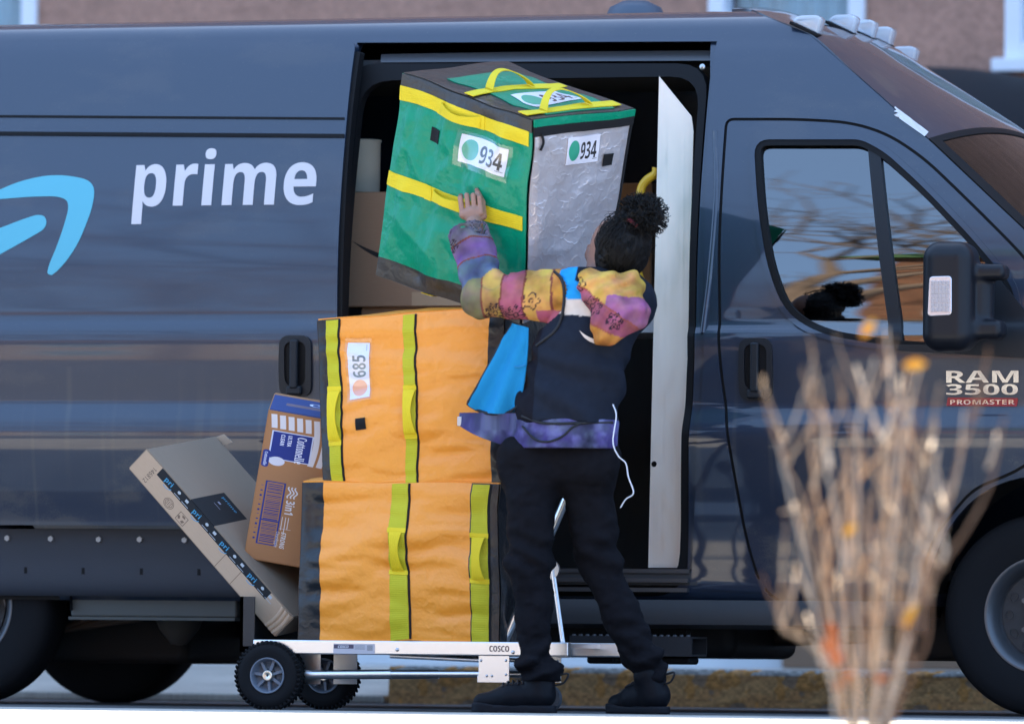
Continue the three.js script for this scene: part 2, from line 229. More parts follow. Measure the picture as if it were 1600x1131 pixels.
bareTree(-9.6, 36, 26, 11, 'tall leafless tree in front of the brown brick building'); bareTree(-15.3, 37, 16, 29, 'smaller leafless tree between the brick building and the tan house'); bareTree(-19.5, 37, 12, 57, 'leafless tree in front of the low tan house');

// ---------------------------------------------------------------- the delivery van
// side profile: [height, z]; the near side of the body
const PROF = [[0.40, -0.1], [0.44, -0.068], [0.56, -0.056], [0.69, -0.042], [0.85, -0.008], [1.0, 0.02], [1.03, 0.022], [1.055, 0.019], [1.085, 0.011], [1.11, 0.003], [1.135, -0.002], [1.18, -0.001], [1.26, 0.005], [1.34, 0.008], [1.39, 0.007], [1.405, 0.004], [1.425, -0.008], [1.44, -0.013], [1.5, -0.016], [1.65, -0.026], [1.8, -0.046], [1.95, -0.075], [2.1, -0.112], [2.25, -0.154], [2.38, -0.198], [2.46, -0.232], [2.51, -0.262]];
const profCurve = new THREE.CatmullRomCurve3(PROF.map(p => V(p[1], p[0], 0)), false, 'centripetal'), profPts = profCurve.getPoints(150).map(p => [p.x, p.y]);
function zAt(h) { for (let i = 1; i < profPts.length; i++) if (profPts[i][1] >= h) { const a = profPts[i - 1], b = profPts[i]; return mix(a[0], b[0], (h - a[1]) / (b[1] - a[1])); } return profPts.at(-1)[0]; }
const offProf = (o, h0, h1) => { const out = []; for (let i = 0; i < profPts.length; i++) { const [z, h] = profPts[i]; if (h < h0 || h > h1) continue; const a = profPts[Math.max(0, i - 1)], b = profPts[Math.min(profPts.length - 1, i + 1)], dx = b[0] - a[0], dy = b[1] - a[1], l = Math.hypot(dx, dy); out.push([z + o * dy / l, h - o * dx / l]); } return out; };
// extrude a (z, h) outline along x
function alongX(pts, hole, x0, x1, steps = 1) { const s = shapeOf(pts); if (hole) s.holes.push(new THREE.Path(hole.map(p => new THREE.Vector2(p[0], p[1])))); const g = new THREE.ExtrudeGeometry(s, { depth: x1 - x0, bevelEnabled: false, steps }); const p = g.attributes.position; for (let i = 0; i < p.count; i++) { const z = p.getX(i), h = p.getY(i), x = p.getZ(i) + x0; p.setXYZ(i, x, h, z); } 
  const ng = g.toNonIndexed ? stripG(g) : g; { const a = ng.attributes.position, u = ng.attributes.uv; for (let t = 0; t < a.count; t += 3) for (const at of [a, u]) { const n = at.itemSize, tmp = []; for (let c = 0; c < n; c++) tmp.push(at.array[(t + 1) * n + c]); for (let c = 0; c < n; c++) { at.array[(t + 1) * n + c] = at.array[(t + 2) * n + c]; at.array[(t + 2) * n + c] = tmp[c]; } } } ng.computeVertexNormals(); return toCreasedNormals(ng, 0.6); }
// a piece of the van's near skin between two offsets, cut to a polygon of [x, h]
function skin(o0, o1, poly, holes = [], x0, x1) {
  const xs = poly.map(p => p[0]), hs = poly.map(p => p[1]), h0 = Math.min(...hs) - 0.09, h1 = Math.max(...hs) + 0.09;
  const band = [...offProf(o1, h0, h1), ...offProf(o0, h0, h1).reverse()];
  let g = csg(alongX(band, null, Math.min(...xs) - 0.05, Math.max(...xs) + 0.05), prism(poly, -1, 1), INTERSECTION);
  for (const h of holes) g = csg(g, prism(h, -1, 1), SUBTRACTION);
  return planarUV(g);
}
const onSkin = (g, off) => { const p = g.attributes.position; for (let i = 0; i < p.count; i++) p.setZ(i, p.getZ(i) + off + zAt(p.getY(i))); g.computeVertexNormals(); return g; };
let SOFF = 0;
const S = (px, py) => { const a = atZ(px, py, SOFF), z = zAt(clamp(a.y, 0.4, 2.5)) + SOFF, b = atZ(px, py, z); return [b.x, b.y]; };   // a pixel on the van's side
const poly = list => list.map(p => S(p[0], p[1]));
const van = thing('delivery_van', 'dark blue high roof delivery van with its side door slid open', 'van', V(0, 0, 0));
const peel = dataTex(512, 512, (u, v) => { const g = 0.5 + 0.5 * tfbm(u, v, 3, 91, 3) + 0.12 * tfbm(u, v, 24, 95, 3); return [g, g, g]; }, false); peel.repeat.set(0.7, 0.7);
const dirt = dataTex(512, 512, (u, v, i, j) => { const s = tfbm(u, v, 6, 14, 5), d = 0.30 + 0.25 * Math.max(0, s) + 0.05 * (hash(i, j, 2) - 0.5); return [d, d, d]; }, false);
const lin8 = c => Math.pow(c, 1 / 2.2), paintMap = dataTex(2048, 1024, (u, v, i, j) => {      // 6 m x 2.7 m of the van's side: slate blue with road dust, drips and scuffs
  const h = v * 2.7, sp = tfbm(u, v, 24, 131, 5), st = tn(u, 0.5, 256, 133) * 0.6 + tn(u, 0.3, 96, 134) * 0.5, fine = hash(i, j, 12);
  let d = 0.015 + 0.07 * Math.max(0, sp) + 0.02 * (fine - 0.5);
  d += sstep(0.15, 0.5, sp + 0.25 * (fine - 0.5)) * (h < 0.95 ? 0.5 : 0.12);                                            // blotches of dried splash
  if (h > 0.55 && h < 1.28) d += 0.3 * sstep(0.28, 0.7, st) * sstep(0.4, 0.0, Math.abs(h - 0.98 - 0.22 * tn(u, 0.7, 64, 7)) );   // drip marks
  if (fine > 0.9985) d += 0.5; d = clamp(d, 0, 1);
  return [lin8(mix(0.0055, 0.075, d)), lin8(mix(0.0165, 0.07, d)), lin8(mix(0.042, 0.068, d))];
}); paintMap.repeat.set(1 / 6, 1 / 2.7); paintMap.offset.set(0.5, 0);
const paint = new THREE.MeshPhysicalMaterial({ map: paintMap, metalness: 0.2, roughness: 0.42, roughnessMap: null, clearcoat: 1, clearcoatRoughness: 0.05, bumpMap: peel, bumpScale: 0.0035, side: THREE.DoubleSide });
const rubber = mat(0.006, 0.006, 0.007, 0.6, { specularIntensity: 0.35 }), plastic = mat(0.012, 0.014, 0.018, 0.45, { specularIntensity: 0.55, bumpMap: grainTex, bumpScale: 0.0006 }), darkMetal = mat(0.02, 0.02, 0.022, 0.6), steel = mat(0.5, 0.52, 0.55, 0.32, { metalness: 1 }), alu = mat(0.78, 0.79, 0.8, 0.3, { metalness: 1 });
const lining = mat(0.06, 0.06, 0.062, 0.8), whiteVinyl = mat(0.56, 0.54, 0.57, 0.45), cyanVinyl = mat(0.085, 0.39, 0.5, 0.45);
// outlines in the picture
const OPEN = rounded(poly([[546, 98], [1106, 98], [1082, 560], [1072, 932], [500, 932], [520, 560]]), [0.1, 0.13, 0, 0.13, 0.1, 0]);
const CABDOOR = rounded(poly([[1135, 186], [1250, 186], [1330, 191], [1388, 209], [1446, 248], [1520, 319], [1600, 399], [1680, 500], [1690, 640], [1610, 728], [1520, 765], [1462, 835], [1440, 900], [1436, 952], [1250, 955], [1192, 925], [1166, 845], [1124, 560], [1124, 380]]), [0.03, 0.1, 0.08, 0.08, 0.08, 0.1, 0.1, 0.06, 0.06, 0.1, 0.06, 0.06, 0.05, 0.04, 0.12, 0.1, 0.1, 0.1, 0]);
const WINDOW = rounded(poly([[1183, 222], [1345, 222], [1380, 240], [1440, 294], [1520, 378], [1580, 450], [1590, 546], [1400, 537], [1290, 520], [1232, 488], [1205, 420], [1190, 330]]), [0.05, 0.03, 0.05, 0.1, 0.1, 0.04, 0.03, 0.1, 0.1, 0.1, 0.1, 0.1]);
const REARX = -4.2, wheelR = 0.372, fw = S(1628, 965)[0], rw = S(-66, 965)[0];
// move a closed outline outwards (d > 0) or inwards along its corner normals
function offPoly(pts, d) { let A = 0; pts.forEach((p, i) => { const q = pts[(i + 1) % pts.length]; A += p[0] * q[1] - q[0] * p[1]; }); const s = A > 0 ? 1 : -1; return pts.map((p, i) => { const a = pts[(i + pts.length - 1) % pts.length], b = pts[(i + 1) % pts.length]; let n = [0, 0]; for (const [u, v] of [[a, p], [p, b]]) { const l = Math.hypot(v[0] - u[0], v[1] - u[1]) || 1; n[0] += (v[1] - u[1]) / l; n[1] -= (v[0] - u[0]) / l; } const l = Math.hypot(n[0], n[1]) || 1; return [p[0] + s * d * n[0] / l, p[1] + s * d * n[1] / l]; }); }
const arch = (x, r) => { const out = []; for (let i = 0; i <= 24; i++) { const a = Math.PI * i / 24; out.push([x + r * Math.cos(a), 0.37 + r * 1.17 * Math.sin(a)]); } out.push([x - r, 0.0], [x + r, 0.0]); return out; };
const RAKE = [[1118, 8], [1150, 25], [1205, 30], [1262, 52], [1330, 110], [1400, 172], [1460, 226], [1530, 292], [1600, 358], [1690, 440], [1770, 505]].map(p => { const a = S(p[0], p[1]); return a; });
RAKE[0][1] = 2.64; RAKE[1][1] = 2.635; RAKE[2][1] = Math.min(RAKE[2][1], 2.615); const noseX = fw + 0.85;
{
  const outer = [...offProf(0, 0, 2.51), [-0.285, 2.55], [-0.31, 2.585], [-0.36, 2.615], [-0.44, 2.632], [-0.6, 2.645], [-1.0, 2.66]], far = outer.slice(0, -1).reverse().map(([z, h]) => [-2.0 - z, h]);
  const inner = [...offProf(-0.03, 0.43, 2.47), [-0.36, 2.54], [-0.46, 2.59], [-1.0, 2.62]], farIn = inner.slice(0, -1).reverse().map(([z, h]) => [-2.0 - z, h]);
  let tubeG = alongX([...outer, ...far], [...inner, ...farIn].reverse(), REARX, noseX);
  const cut = [[RAKE[0][0], 2.72], ...RAKE.slice(1), [noseX + 0.3, RAKE.at(-1)[1] - 0.25], [noseX + 0.3, 3], [RAKE[0][0], 3]];
  tubeG = csg(tubeG, prism(cut, -3, 1), SUBTRACTION);
  const doorTube = csg(tubeG, prism(offPoly(CABDOOR, -0.006), -0.45, 1), INTERSECTION);
  let body = csg(tubeG, prism(offPoly(CABDOOR, 0.005), -0.45, 1), SUBTRACTION);
  body = csg(body, prism(WINDOW, -3, -1), SUBTRACTION);
  const topSlot = poly([[556, 66], [1119, 64], [1112, 112], [1100, 560], [1080, 905], [540, 905], [540, 560]]);
  body = csg(body, prism(topSlot, -0.5, 1), SUBTRACTION);
  body = csg(body, prism(OPEN, -0.5, 1), SUBTRACTION);
  for (const x of [fw, rw]) body = csg(body, prism(arch(x, x === fw ? 0.43 : 0.42), -3, 1), SUBTRACTION);
  mesh('body', planarUV(body), paint, van);
  // cab door shrunk a little so that a real gap runs round it
  let door = csg(doorTube, prism(WINDOW, -1, 1), SUBTRACTION); planarUV(door);
  const cab = mesh('cab_door', door, paint, van);
  mesh('door_seal', skin(-0.03, -0.008, offPoly(CABDOOR, 0.0048), [offPoly(CABDOOR, -0.0058)]), rubber, cab);
  const inset = (pts, d) => offPoly(pts, -d);
  const win = mesh('window_seal', skin(-0.03, 0.004, inset(WINDOW, -0.01), [inset(WINDOW, 0.012)]), rubber, cab);
  const divider = poly([[1356, 224], [1376, 236], [1412, 538], [1391, 536]]);
  const glassM = new THREE.MeshPhysicalMaterial({ color: lin(0.06, 0.08, 0.08), roughness: 0.01, transmission: 1, thickness: 0, ior: 2.3, side: THREE.DoubleSide });
  mesh('window_divider', skin(-0.026, 0.002, divider), plastic, cab);
  mesh('window_pane', skin(-0.022, -0.017, inset(WINDOW, 0.004), [divider]), glassM, cab);
  // frame pressing round the window: raised bead
  mesh('window_surround', skin(-0.01, 0.008, inset(WINDOW, -0.030), [inset(WINDOW, -0.0102)]), paint, cab);
  const handle = (cx, cy, parent, off) => {          // recessed grip with a vertical bar
    const [x, h] = S(cx, cy), w = 0.062, hh = 0.115, cup = rounded([[x - w, h - hh], [x + w, h - hh], [x + w * 1.05, h], [x + w, h + hh], [x - w, h + hh], [x - w * 1.05, h]], [0.04, 0.04, 0.05, 0.04, 0.04, 0.05]);
    const inn = rounded([[x - w * 0.66, h - hh * 0.66], [x + w * 0.66, h - hh * 0.66], [x + w * 0.7, h + hh * 0.8], [x - w * 0.7, h + hh * 0.8]], 0.035);
    mesh('handle', skin(off - 0.004, off + 0.014, cup, [inn]), plastic, parent);
    mesh('handle_cup', skin(off + 0.001, off + 0.004, inn), rubber, parent);
    const z = zAt(h) + off; mesh('handle_bar', merge([box(x - 0.016, x + 0.016, h - 0.085, h + 0.098, z + 0.016, z + 0.034, 0.008), box(x - 0.03, x + 0.03, h - 0.108, h - 0.075, z + 0.006, z + 0.028, 0.008)]), plastic, parent);
  };
  handle(1182, 577, cab, 0);
  // sill and step
  mesh('door_crease', skin(-0.005, 0.004, poly([[1096, 902], [1196, 905], [1196, 926], [1096, 921]])), paint, van);
  mesh('sill', stripG(alongX([[-0.02, 0.31], [0.012, 0.325], [0.018, 0.37], [0.0, 0.415], [-0.25, 0.42], [-0.25, 0.31]], null, S(492, 950)[0], S(1438, 950)[0])), mat(0.03, 0.031, 0.034, 0.55), van);
  // sliding door, pushed back along the body and standing proud of it
  const SD = 0.085; SOFF = SD; const SLIDE = rounded(poly([[-40, 64], [556, 66], [541, 190], [527, 420], [524, 560], [500, 822], [-40, 820]]), [0.02, 0.03, 0.2, 0.3, 0.3, 0.03, 0.02]).map(p => p);
  const sd = mesh('sliding_door', skin(SD - 0.045, SD, SLIDE.map(p => p)), paint, van);
  mesh('door_edge_seal', skin(SD - 0.06, SD - 0.012, rounded(poly([[540, 80], [561, 80], [546, 200], [534, 420], [530, 560], [508, 815], [492, 815], [512, 560], [520, 420], [530, 200]]), 0.01)), rubber, sd);
  for (const [y, t, o] of [[184, 3.2, 0.004], [211, 5.5, 0.006]]) mesh('door_trim', skin(SD - 0.004, SD + o, poly([[-36, y - t / 2 - 3], [538, y - t / 2 + 1], [538, y + t / 2 + 1], [-30, y + t / 2 - 3]])), rubber, sd);
  handle(462, 572, sd, SD);
  // lettering and arrow on the sliding door
  const word = []; const base = [205, 323], lh = (S(300, 258)[1] - S(300, 322)[1]);
  { const a = S(207, 322), b = S(491, 322); const g = textShapes('prime', a[0], 0, b[0] - a[0], 1, 1, -0.5); g.computeBoundingBox();
    const xh = 1; const p = g.attributes.position; // scale so that the x-height matches, hanging p included
    const gg = textShapes('x', 0, 0, 1, 1, 1, 0); const full = new TextGeometry('prime', { font, size: 1, depth: 0.1 }), xo = new TextGeometry('x', { font, size: 1, depth: 0.1 }); full.computeBoundingBox(); xo.computeBoundingBox();
    const k = lh / xo.boundingBox.max.y, y0 = full.boundingBox.min.y * k, y1 = full.boundingBox.max.y * k;
    for (let i = 0; i < p.count; i++) { const y = mix(y0, y1, p.getY(i)); p.setXYZ(i, p.getX(i), a[1] + y, p.getZ(i)); }
    const hA = a[1] + y0 - 0.09, hB = a[1] + y1 + 0.09, bandG = alongX([...offProf(SD + 0.002, hA, hB), ...offProf(SD - 0.002, hA, hB).reverse()], null, a[0] - 0.1, b[0] + 0.1);
    g.computeVertexNormals(); mesh('lettering', planarUV(csg(bandG, g, INTERSECTION)), whiteVinyl, sd); }
  const smooth = (pts, n = 60) => new THREE.CatmullRomCurve3(pts.map(p => { const s = S(p[0], p[1]); return V(s[0], s[1], 0); }), false, 'centripetal').getPoints(n).map(p => [p.x, p.y]);
  const arrow = [...smooth([[-60, 330], [0, 296], [40, 281], [80, 274], [115, 276], [138, 283], [146, 294], [144, 320], [136, 345], [122, 378], [105, 405], [88, 424], [80, 430]]), ...smooth([[80, 430], [74, 427], [76, 415], [88, 385], [100, 350], [106, 325], [104, 314], [92, 308], [60, 307], [0, 311], [-60, 316]])];
  mesh('arrow_logo', skin(SD - 0.001, SD + 0.002, arrow), cyanVinyl, sd);
  mesh('arrow_logo', skin(SD - 0.001, SD + 0.002, [...smooth([[-60, 378], [0, 356], [40, 341], [58, 336], [68, 338], [72, 347], [68, 357], [50, 369], [0, 397], [-60, 430]], 50)]), cyanVinyl, sd);
  SOFF = 0;
  // roof gutter seam and skirt
  const seamX = S(531, 48)[0]; mesh('roof_seam', onSkin(box(seamX - 0.003, seamX + 0.003, 2.43, 2.5, 0, 0.002).toNonIndexed(), 0), rubber, van);
  const SK = poly([[-40, 826], [470, 829], [470, 934], [-40, 930]]), skirt = mesh('skirt_panel', skin(0.0, 0.012, SK), mat(0.034, 0.039, 0.05, 0.55, { specularIntensity: 0.6, bumpMap: grainTex, bumpScale: 0.0008 }), van);
  for (const [px, py] of [[13, 841], [81, 842], [156, 843], [220, 843], [290, 844], [360, 845]]) { const [x, h] = S(px, py); mesh('bolt', new THREE.CylinderGeometry(0.011, 0.013, 0.012, 6).rotateX(Math.PI / 2).translate(x, h, zAt(h) + 0.016), mat(0.3, 0.3, 0.3, 0.45, { metalness: 0.6 }), skirt); }
  for (const [px, py] of [[41, 891], [131, 892], [222, 893], [312, 894]]) { const [x, h] = S(px, py); mesh('drain_slot', box(x - 0.006, x + 0.006, h - 0.012, h + 0.012, zAt(h) + 0.008, zAt(h) + 0.0135), rubber, skirt); }
  // door opening: rail, seal, jamb
  const inn = rounded(poly([[562, 125], [1092, 118], [1072, 560], [1058, 915], [520, 915], [530, 560]]), [0.12, 0.12, 0, 0.12, 0.1, 0]);
  mesh('door_seal', skin(-0.075, -0.02, OPEN, [inn]), rubber, van);
  const rail = poly([[556, 66], [1118, 64], [1114, 99], [552, 101]]);
  mesh('rail_channel', skin(-0.14, -0.1, rail), rubber, van);
  mesh('door_rail', skin(-0.1, -0.055, poly([[585, 80], [1112, 76], [1112, 92], [585, 95]])), mat(0.12, 0.12, 0.125, 0.4, { metalness: 0.8 }), van);
  const jamb = mesh('door_jamb', skin(-0.06, -0.012, poly([[1108, 64], [1121, 64], [1126, 380], [1126, 560], [1168, 845], [1180, 918], [1072, 925], [1084, 560], [1108, 120]])), paint, van);
  { const ribPts = [[1117, 205], [1119, 300], [1110, 420], [1098, 520]].map(p => { const s = S(p[0], p[1]); return V(s[0], s[1], zAt(s[1]) - 0.006); }); mesh('jamb_rib', tube(ribPts, 0.012, 30, 8), paint, jamb); }
  const bolt1 = S(1096, 104); mesh('bolt', new THREE.SphereGeometry(0.012, 10, 8).scale(1, 1, 0.5).translate(bolt1[0], bolt1[1], zAt(bolt1[1]) - 0.008), steel, jamb);
  const rr = S(1117, 152); mesh('roller_bracket', box(rr[0] - 0.02, rr[0] + 0.0, rr[1] - 0.11, rr[1] + 0.05, -0.26, -0.2, 0.006), rubber, van);
  // interior: floor, lining, bulkhead with its aluminium edge, grab rail
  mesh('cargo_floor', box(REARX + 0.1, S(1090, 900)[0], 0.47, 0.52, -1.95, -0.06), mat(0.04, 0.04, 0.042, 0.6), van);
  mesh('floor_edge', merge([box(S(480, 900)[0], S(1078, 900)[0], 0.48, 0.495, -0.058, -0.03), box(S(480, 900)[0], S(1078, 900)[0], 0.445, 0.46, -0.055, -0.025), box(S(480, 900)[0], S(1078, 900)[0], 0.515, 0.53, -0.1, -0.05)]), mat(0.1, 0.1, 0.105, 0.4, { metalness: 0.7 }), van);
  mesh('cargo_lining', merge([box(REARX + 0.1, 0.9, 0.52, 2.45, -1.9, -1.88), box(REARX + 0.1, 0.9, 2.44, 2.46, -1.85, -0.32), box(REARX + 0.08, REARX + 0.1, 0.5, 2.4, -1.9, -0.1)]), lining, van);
  const bulkX = S(1086, 500)[0] - 0.02; mesh('bulkhead', box(bulkX, bulkX + 0.03, 0.5, 2.4, -1.9, -0.34), mat(0.1, 0.1, 0.1, 0.7), van);
  const pz = -0.2, P2 = (px, py) => { const a = atZ(px, py, pz); return [a.x, a.y]; }, holeC = P2(1022, 725);
  let plateG = plate([P2(1030, 119), P2(1081, 182), P2(1084, 205), P2(1066, 887), P2(1013, 887)], pz - 0.004, pz, 0.001);
  plateG = csg(plateG, new THREE.CylinderGeometry(0.011, 0.011, 0.1, 14).rotateX(Math.PI / 2).translate(holeC[0], holeC[1], pz), SUBTRACTION);
  const brushed = dataTex(256, 256, (u, v, i, j) => { const g = 0.62 + 0.1 * tn(u, v, 4, 3) + 0.12 * (hash(i, 5, 3) - 0.5) + 0.1 * tfbm(u, v, 16, 41); return [g, g, g]; }, false);
  mesh('aluminium_panel', planarUV(plateG, p => [p.x * 2, p.y * 0.7]), new THREE.MeshPhysicalMaterial({ color: lin(0.97, 0.87, 0.76), metalness: 1, roughness: 1, roughnessMap: brushed, side: THREE.DoubleSide }), van);
  const G = (px, py, z = -0.24) => atZ(px, py, z);
  mesh('grab_rail', tube([G(1026, 262), G(1024, 272), G(1010, 282), G(1001, 300), G(998, 350), G(994, 400), G(998, 430), G(1008, 450), G(1022, 462), G(1026, 474)], 0.017, 50, 12), mat(0.62, 0.36, 0.02, 0.35), van);
  const sh = G(990, 508, -0.7); mesh('shelf', box(sh.x - 0.5, sh.x + 0.5, sh.y - 0.028, sh.y + 0.028, -1.2, -0.7), mat(0.45, 0.45, 0.46, 0.5), van);
}
// ---------------------------------------------------------------- van: front cap, windshield, lamps, mirror, wheels, underside
const rakeCurve = new THREE.CatmullRomCurve3(RAKE.map(p => V(p[0], p[1], 0)), false, 'centripetal');
const zEdge = h => h <= 2.51 ? zAt(h) : h < 2.55 ? mix(-0.262, -0.285, (h - 2.51) / 0.04) : h < 2.585 ? mix(-0.285, -0.31, (h - 2.55) / 0.035) : h < 2.615 ? mix(-0.31, -0.36, (h - 2.585) / 0.03) : mix(-0.36, -0.5, clamp((h - 2.615) / 0.03, 0, 1));
function capPoint(u, v, lift = 0) {
  const p = rakeCurve.getPoint(u), t = rakeCurve.getTangent(u), zn = zEdge(p.y), z = mix(zn, -2 - zn, v), w = 2 * v - 1, b = (1 - Math.abs(w) ** 2.6) * (0.035 + 0.12 * sstep(0.15, 0.7, u)) + lift;
  return V(p.x - t.y * b, p.y + t.x * b, z);
}
{
  const gu = v => 0.585 + 0.02 * (1 - (2 * v - 1) ** 2);                   // where paint ends and glass begins
  mesh('roof_cap', sheet((a, v) => capPoint(a * gu(v), v, 0.004), 40, 60, 0.01, 1.5, 2, true), paint, van);
  const ws = mesh('windshield', sheet((a, v) => capPoint(mix(gu(v) + 0.006, 1, a), mix(0.02, 0.98, v), 0.002), 30, 50, 0.005, 1, 1, true), new THREE.MeshPhysicalMaterial({ color: lin(0.3, 0.35, 0.33), roughness: 0.02, transmission: 1, thickness: 0, ior: 1.7, side: THREE.DoubleSide }), van);
  mesh('windshield_trim', sheet((a, v) => capPoint(gu(v) + a * 0.014, v, 0.006), 2, 60, 0.006, 1, 1, true), rubber, ws);
  mesh('pillar_trim', sheet((a, v) => capPoint(mix(gu(0) + 0.01, 1, a), v * 0.028, 0.006), 30, 3, 0.006, 1, 1, true), rubber, ws);
  mesh('hood', sheet((a, v) => { const p = RAKE.at(-1), z = zAt(p[1]); return V(mix(p[0] - 0.02, noseX, a), p[1] + 0.01 - 0.2 * a + 0.06 * (1 - (2 * v - 1) ** 2), mix(z, -2 - z, v)); }, 12, 30, 0.02, 1, 1, true), paint, van);
  mesh('nose', stripG(box(noseX - 0.02, noseX + 0.06, 0.35, 1.32, -1.95, -0.05, 0.02)), plastic, van);
  const lensM = new THREE.MeshPhysicalMaterial({ color: lin(0.82, 0.86, 0.9), roughness: 0.12, transmission: 0.55, thickness: 0, clearcoat: 1, side: THREE.DoubleSide });
  for (const v of [0.02, 0.315, 0.5, 0.685, 0.98]) {
    const u = 0.285, p = capPoint(u, v, 0.008), t = rakeCurve.getTangent(u), L = mesh('marker_lamp', (() => {
      const pts = rounded([[-0.055, 0.0], [-0.045, 0.03], [0.02, 0.062], [0.045, 0.06], [0.055, 0.0]], [0.008, 0.02, 0.02, 0.015, 0.006]);
      const g = stripG(new THREE.ExtrudeGeometry(shapeOf(pts), { depth: 0.05, bevelEnabled: true, bevelSize: 0.01, bevelThickness: 0.012, bevelSegments: 3, bevelOffset: -0.01 })); g.translate(0, 0, -0.025);
      g.rotateZ(Math.atan2(t.y, t.x)); g.translate(p.x, p.y, p.z); return toCreasedNormals(g, 0.6); })(), lensM, van);
    const bg = stripG(box(-0.06, 0.06, -0.012, 0.0, -0.042, 0.042, 0.004)); bg.rotateZ(Math.atan2(t.y, t.x)); bg.translate(p.x, p.y, p.z); mesh('lamp_base', bg, rubber, L);
    const bulb = new THREE.SphereGeometry(0.013, 10, 8); bulb.translate(p.x + 0.01, p.y + 0.022, p.z); mesh('bulb', bulb, mat(0.6, 0.5, 0.42, 0.3), L);
  }
  // roof vent
  const rv = atZ(993, 20, -1); mesh('roof_vent', new THREE.LatheGeometry([[0, 0.065], [0.05, 0.06], [0.1, 0.035], [0.115, 0.0], [0.14, -0.06]].map(p => new THREE.Vector2(p[0], p[1])), 28).translate(rv.x, 2.67, -1), mat(0.05, 0.07, 0.1, 0.5), van);
  // masking tape along the pillar
  const tp = (px, py) => { const s = S(px, py); return V(s[0], s[1], zAt(s[1]) + 0.005); }, TA = tp(1399, 166), TB = tp(1452, 206), TC = tp(1446, 213), TD = tp(1402, 182);
  mesh('masking_tape', sheet((u, v) => { const a = TA.clone().lerp(TB, u), b = TD.clone().lerp(TC, u), p = a.lerp(b, v); p.x += (u < 0.05 ? 0.012 * Math.sin(v * 20) : 0); p.z += 0.002 * noise(u * 9, v * 3); return p; }, 24, 6, 0.001, 1, 1, true), mat(0.6, 0.62, 0.66, 0.8), van);
  // badge
  const chrome = mat(0.62, 0.6, 0.58, 0.18, { metalness: 1 }), bd = (txt, x0, x1, y0, y1, m, dz) => { const a = S(x0, y1), b = S(x1, y0); return mesh('badge_letters', stripG(onSkin(textShapes(txt, a[0], a[1], b[0] - a[0], b[1] - a[1], 0.006, 0), dz)), m, van); };
  bd('RAM', 1480, 1593, 579, 598, chrome, 0.001); bd('3500', 1480, 1592, 600, 617, chrome, 0.001);
  const q = poly([[1482, 621], [1592, 622], [1590, 635], [1480, 634]]); const bp = mesh('badge_plate', skin(-0.002, 0.004, rounded(q, 0.004)), mat(0.32, 0.012, 0.018, 0.3), van);
  const a = S(1486, 632), b = S(1587, 624.5); mesh('badge_letters', stripG(onSkin(textShapes('PROMASTER', a[0], a[1], b[0] - a[0], b[1] - a[1], 0.004, 0), 0.003)), chrome, bp);
  // mirror
  const MZ = 0.23, M = (px, py) => atZ(px, py, MZ), c = M(1487, 464), k = 1 / (FPX / (DIST - MZ * Math.cos(YAW)));
  const mm = mesh('mirror', sdfMesh((x, y, z) => {
    const X = (x - c.x) / k, Y = -(y - c.y) / k, Z = (z - MZ) / k;              // pixels of the photograph as a unit of length (2.3 mm)
    let d = rbox(X, Y, Z, 0, 0, 0, 40 - 0.00 * Y, 84, 40, 26); d = Math.max(d, -(X * 0.94 + Y * 0.34 + 66)); 
    d = smin(d, rbox(X, Y, Z, 48, -38, -10, 38, 12, 22, 9), 10); d = smin(d, rbox(X, Y, Z, 44, 50, -10, 38, 15, 24, 11), 14);
    d = smin(d, Math.max(Math.hypot(X - 42, Z + 14) - 22, Math.abs(Y - 6) - 50), 6);
    return d * k;
  }, V(c.x - 0.2, c.y - 0.24, MZ - 0.16), V(c.x + 0.26, c.y + 0.24, MZ + 0.14), 0.006), mat(0.008, 0.009, 0.013, 0.38, { specularIntensity: 0.55, bumpMap: grainTex, bumpScale: 0.0005 }), van);
  const lz = MZ + 40 * k, lp = (px, py) => { const p = atZ(px, py, lz); return [p.x, p.y]; };
  mesh('mirror_lamp_rim', plate(rounded([lp(1453, 432), lp(1488, 431), lp(1488, 492), lp(1450, 494)], 0.015), lz - 0.012, lz + 0.003, 0.002), mat(0.75, 0.76, 0.8, 0.2, { metalness: 0.7 }), mm);
  mesh('mirror_lamp_lens', merge(Array.from({ length: 7 }, (_, r) => Array.from({ length: 5 }, (_, q2) => { const p = lp(1458 + q2 * 6, 442 + r * 7); return box(p[0] - 0.0062, p[0] + 0.0062, p[1] - 0.0075, p[1] + 0.0075, lz + 0.003, lz + 0.006, 0.002); })).flat()), mat(0.45, 0.42, 0.42, 0.15, { clearcoat: 1 }), mm);
  mesh('mirror_mount', skin(-0.01, 0.02, rounded(poly([[1538, 430], [1562, 432], [1640, 535], [1640, 562], [1400, 548], [1400, 538], [1530, 540]]), 0.01)), plastic, van);
  // wheels
  const tyreM = mat(0.008, 0.008, 0.009, 0.8, { specularIntensity: 0.3, bumpMap: grainTex, bumpScale: 0.001 }), rimM = mat(0.1, 0.104, 0.112, 0.42, { metalness: 0.7 });
  const tyreG = new THREE.LatheGeometry([[0.205, -0.1], [0.25, -0.113], [0.31, -0.115], [0.345, -0.105], [0.366, -0.085], [0.372, -0.05], [0.3725, 0], [0.372, 0.05], [0.366, 0.085], [0.345, 0.105], [0.31, 0.115], [0.25, 0.113], [0.205, 0.1]].map(p => new THREE.Vector2(p[0], p[1])), 72).rotateX(Math.PI / 2);
  const rs = new THREE.Shape(); rs.absarc(0, 0, 0.165, 0, 7); for (let i = 0; i < 12; i++) { const h = new THREE.Path(), a2 = i * Math.PI / 6; h.absellipse(0.132 * Math.cos(a2), 0.132 * Math.sin(a2), 0.014, 0.017, 0, 7, true, a2); rs.holes.push(h); }
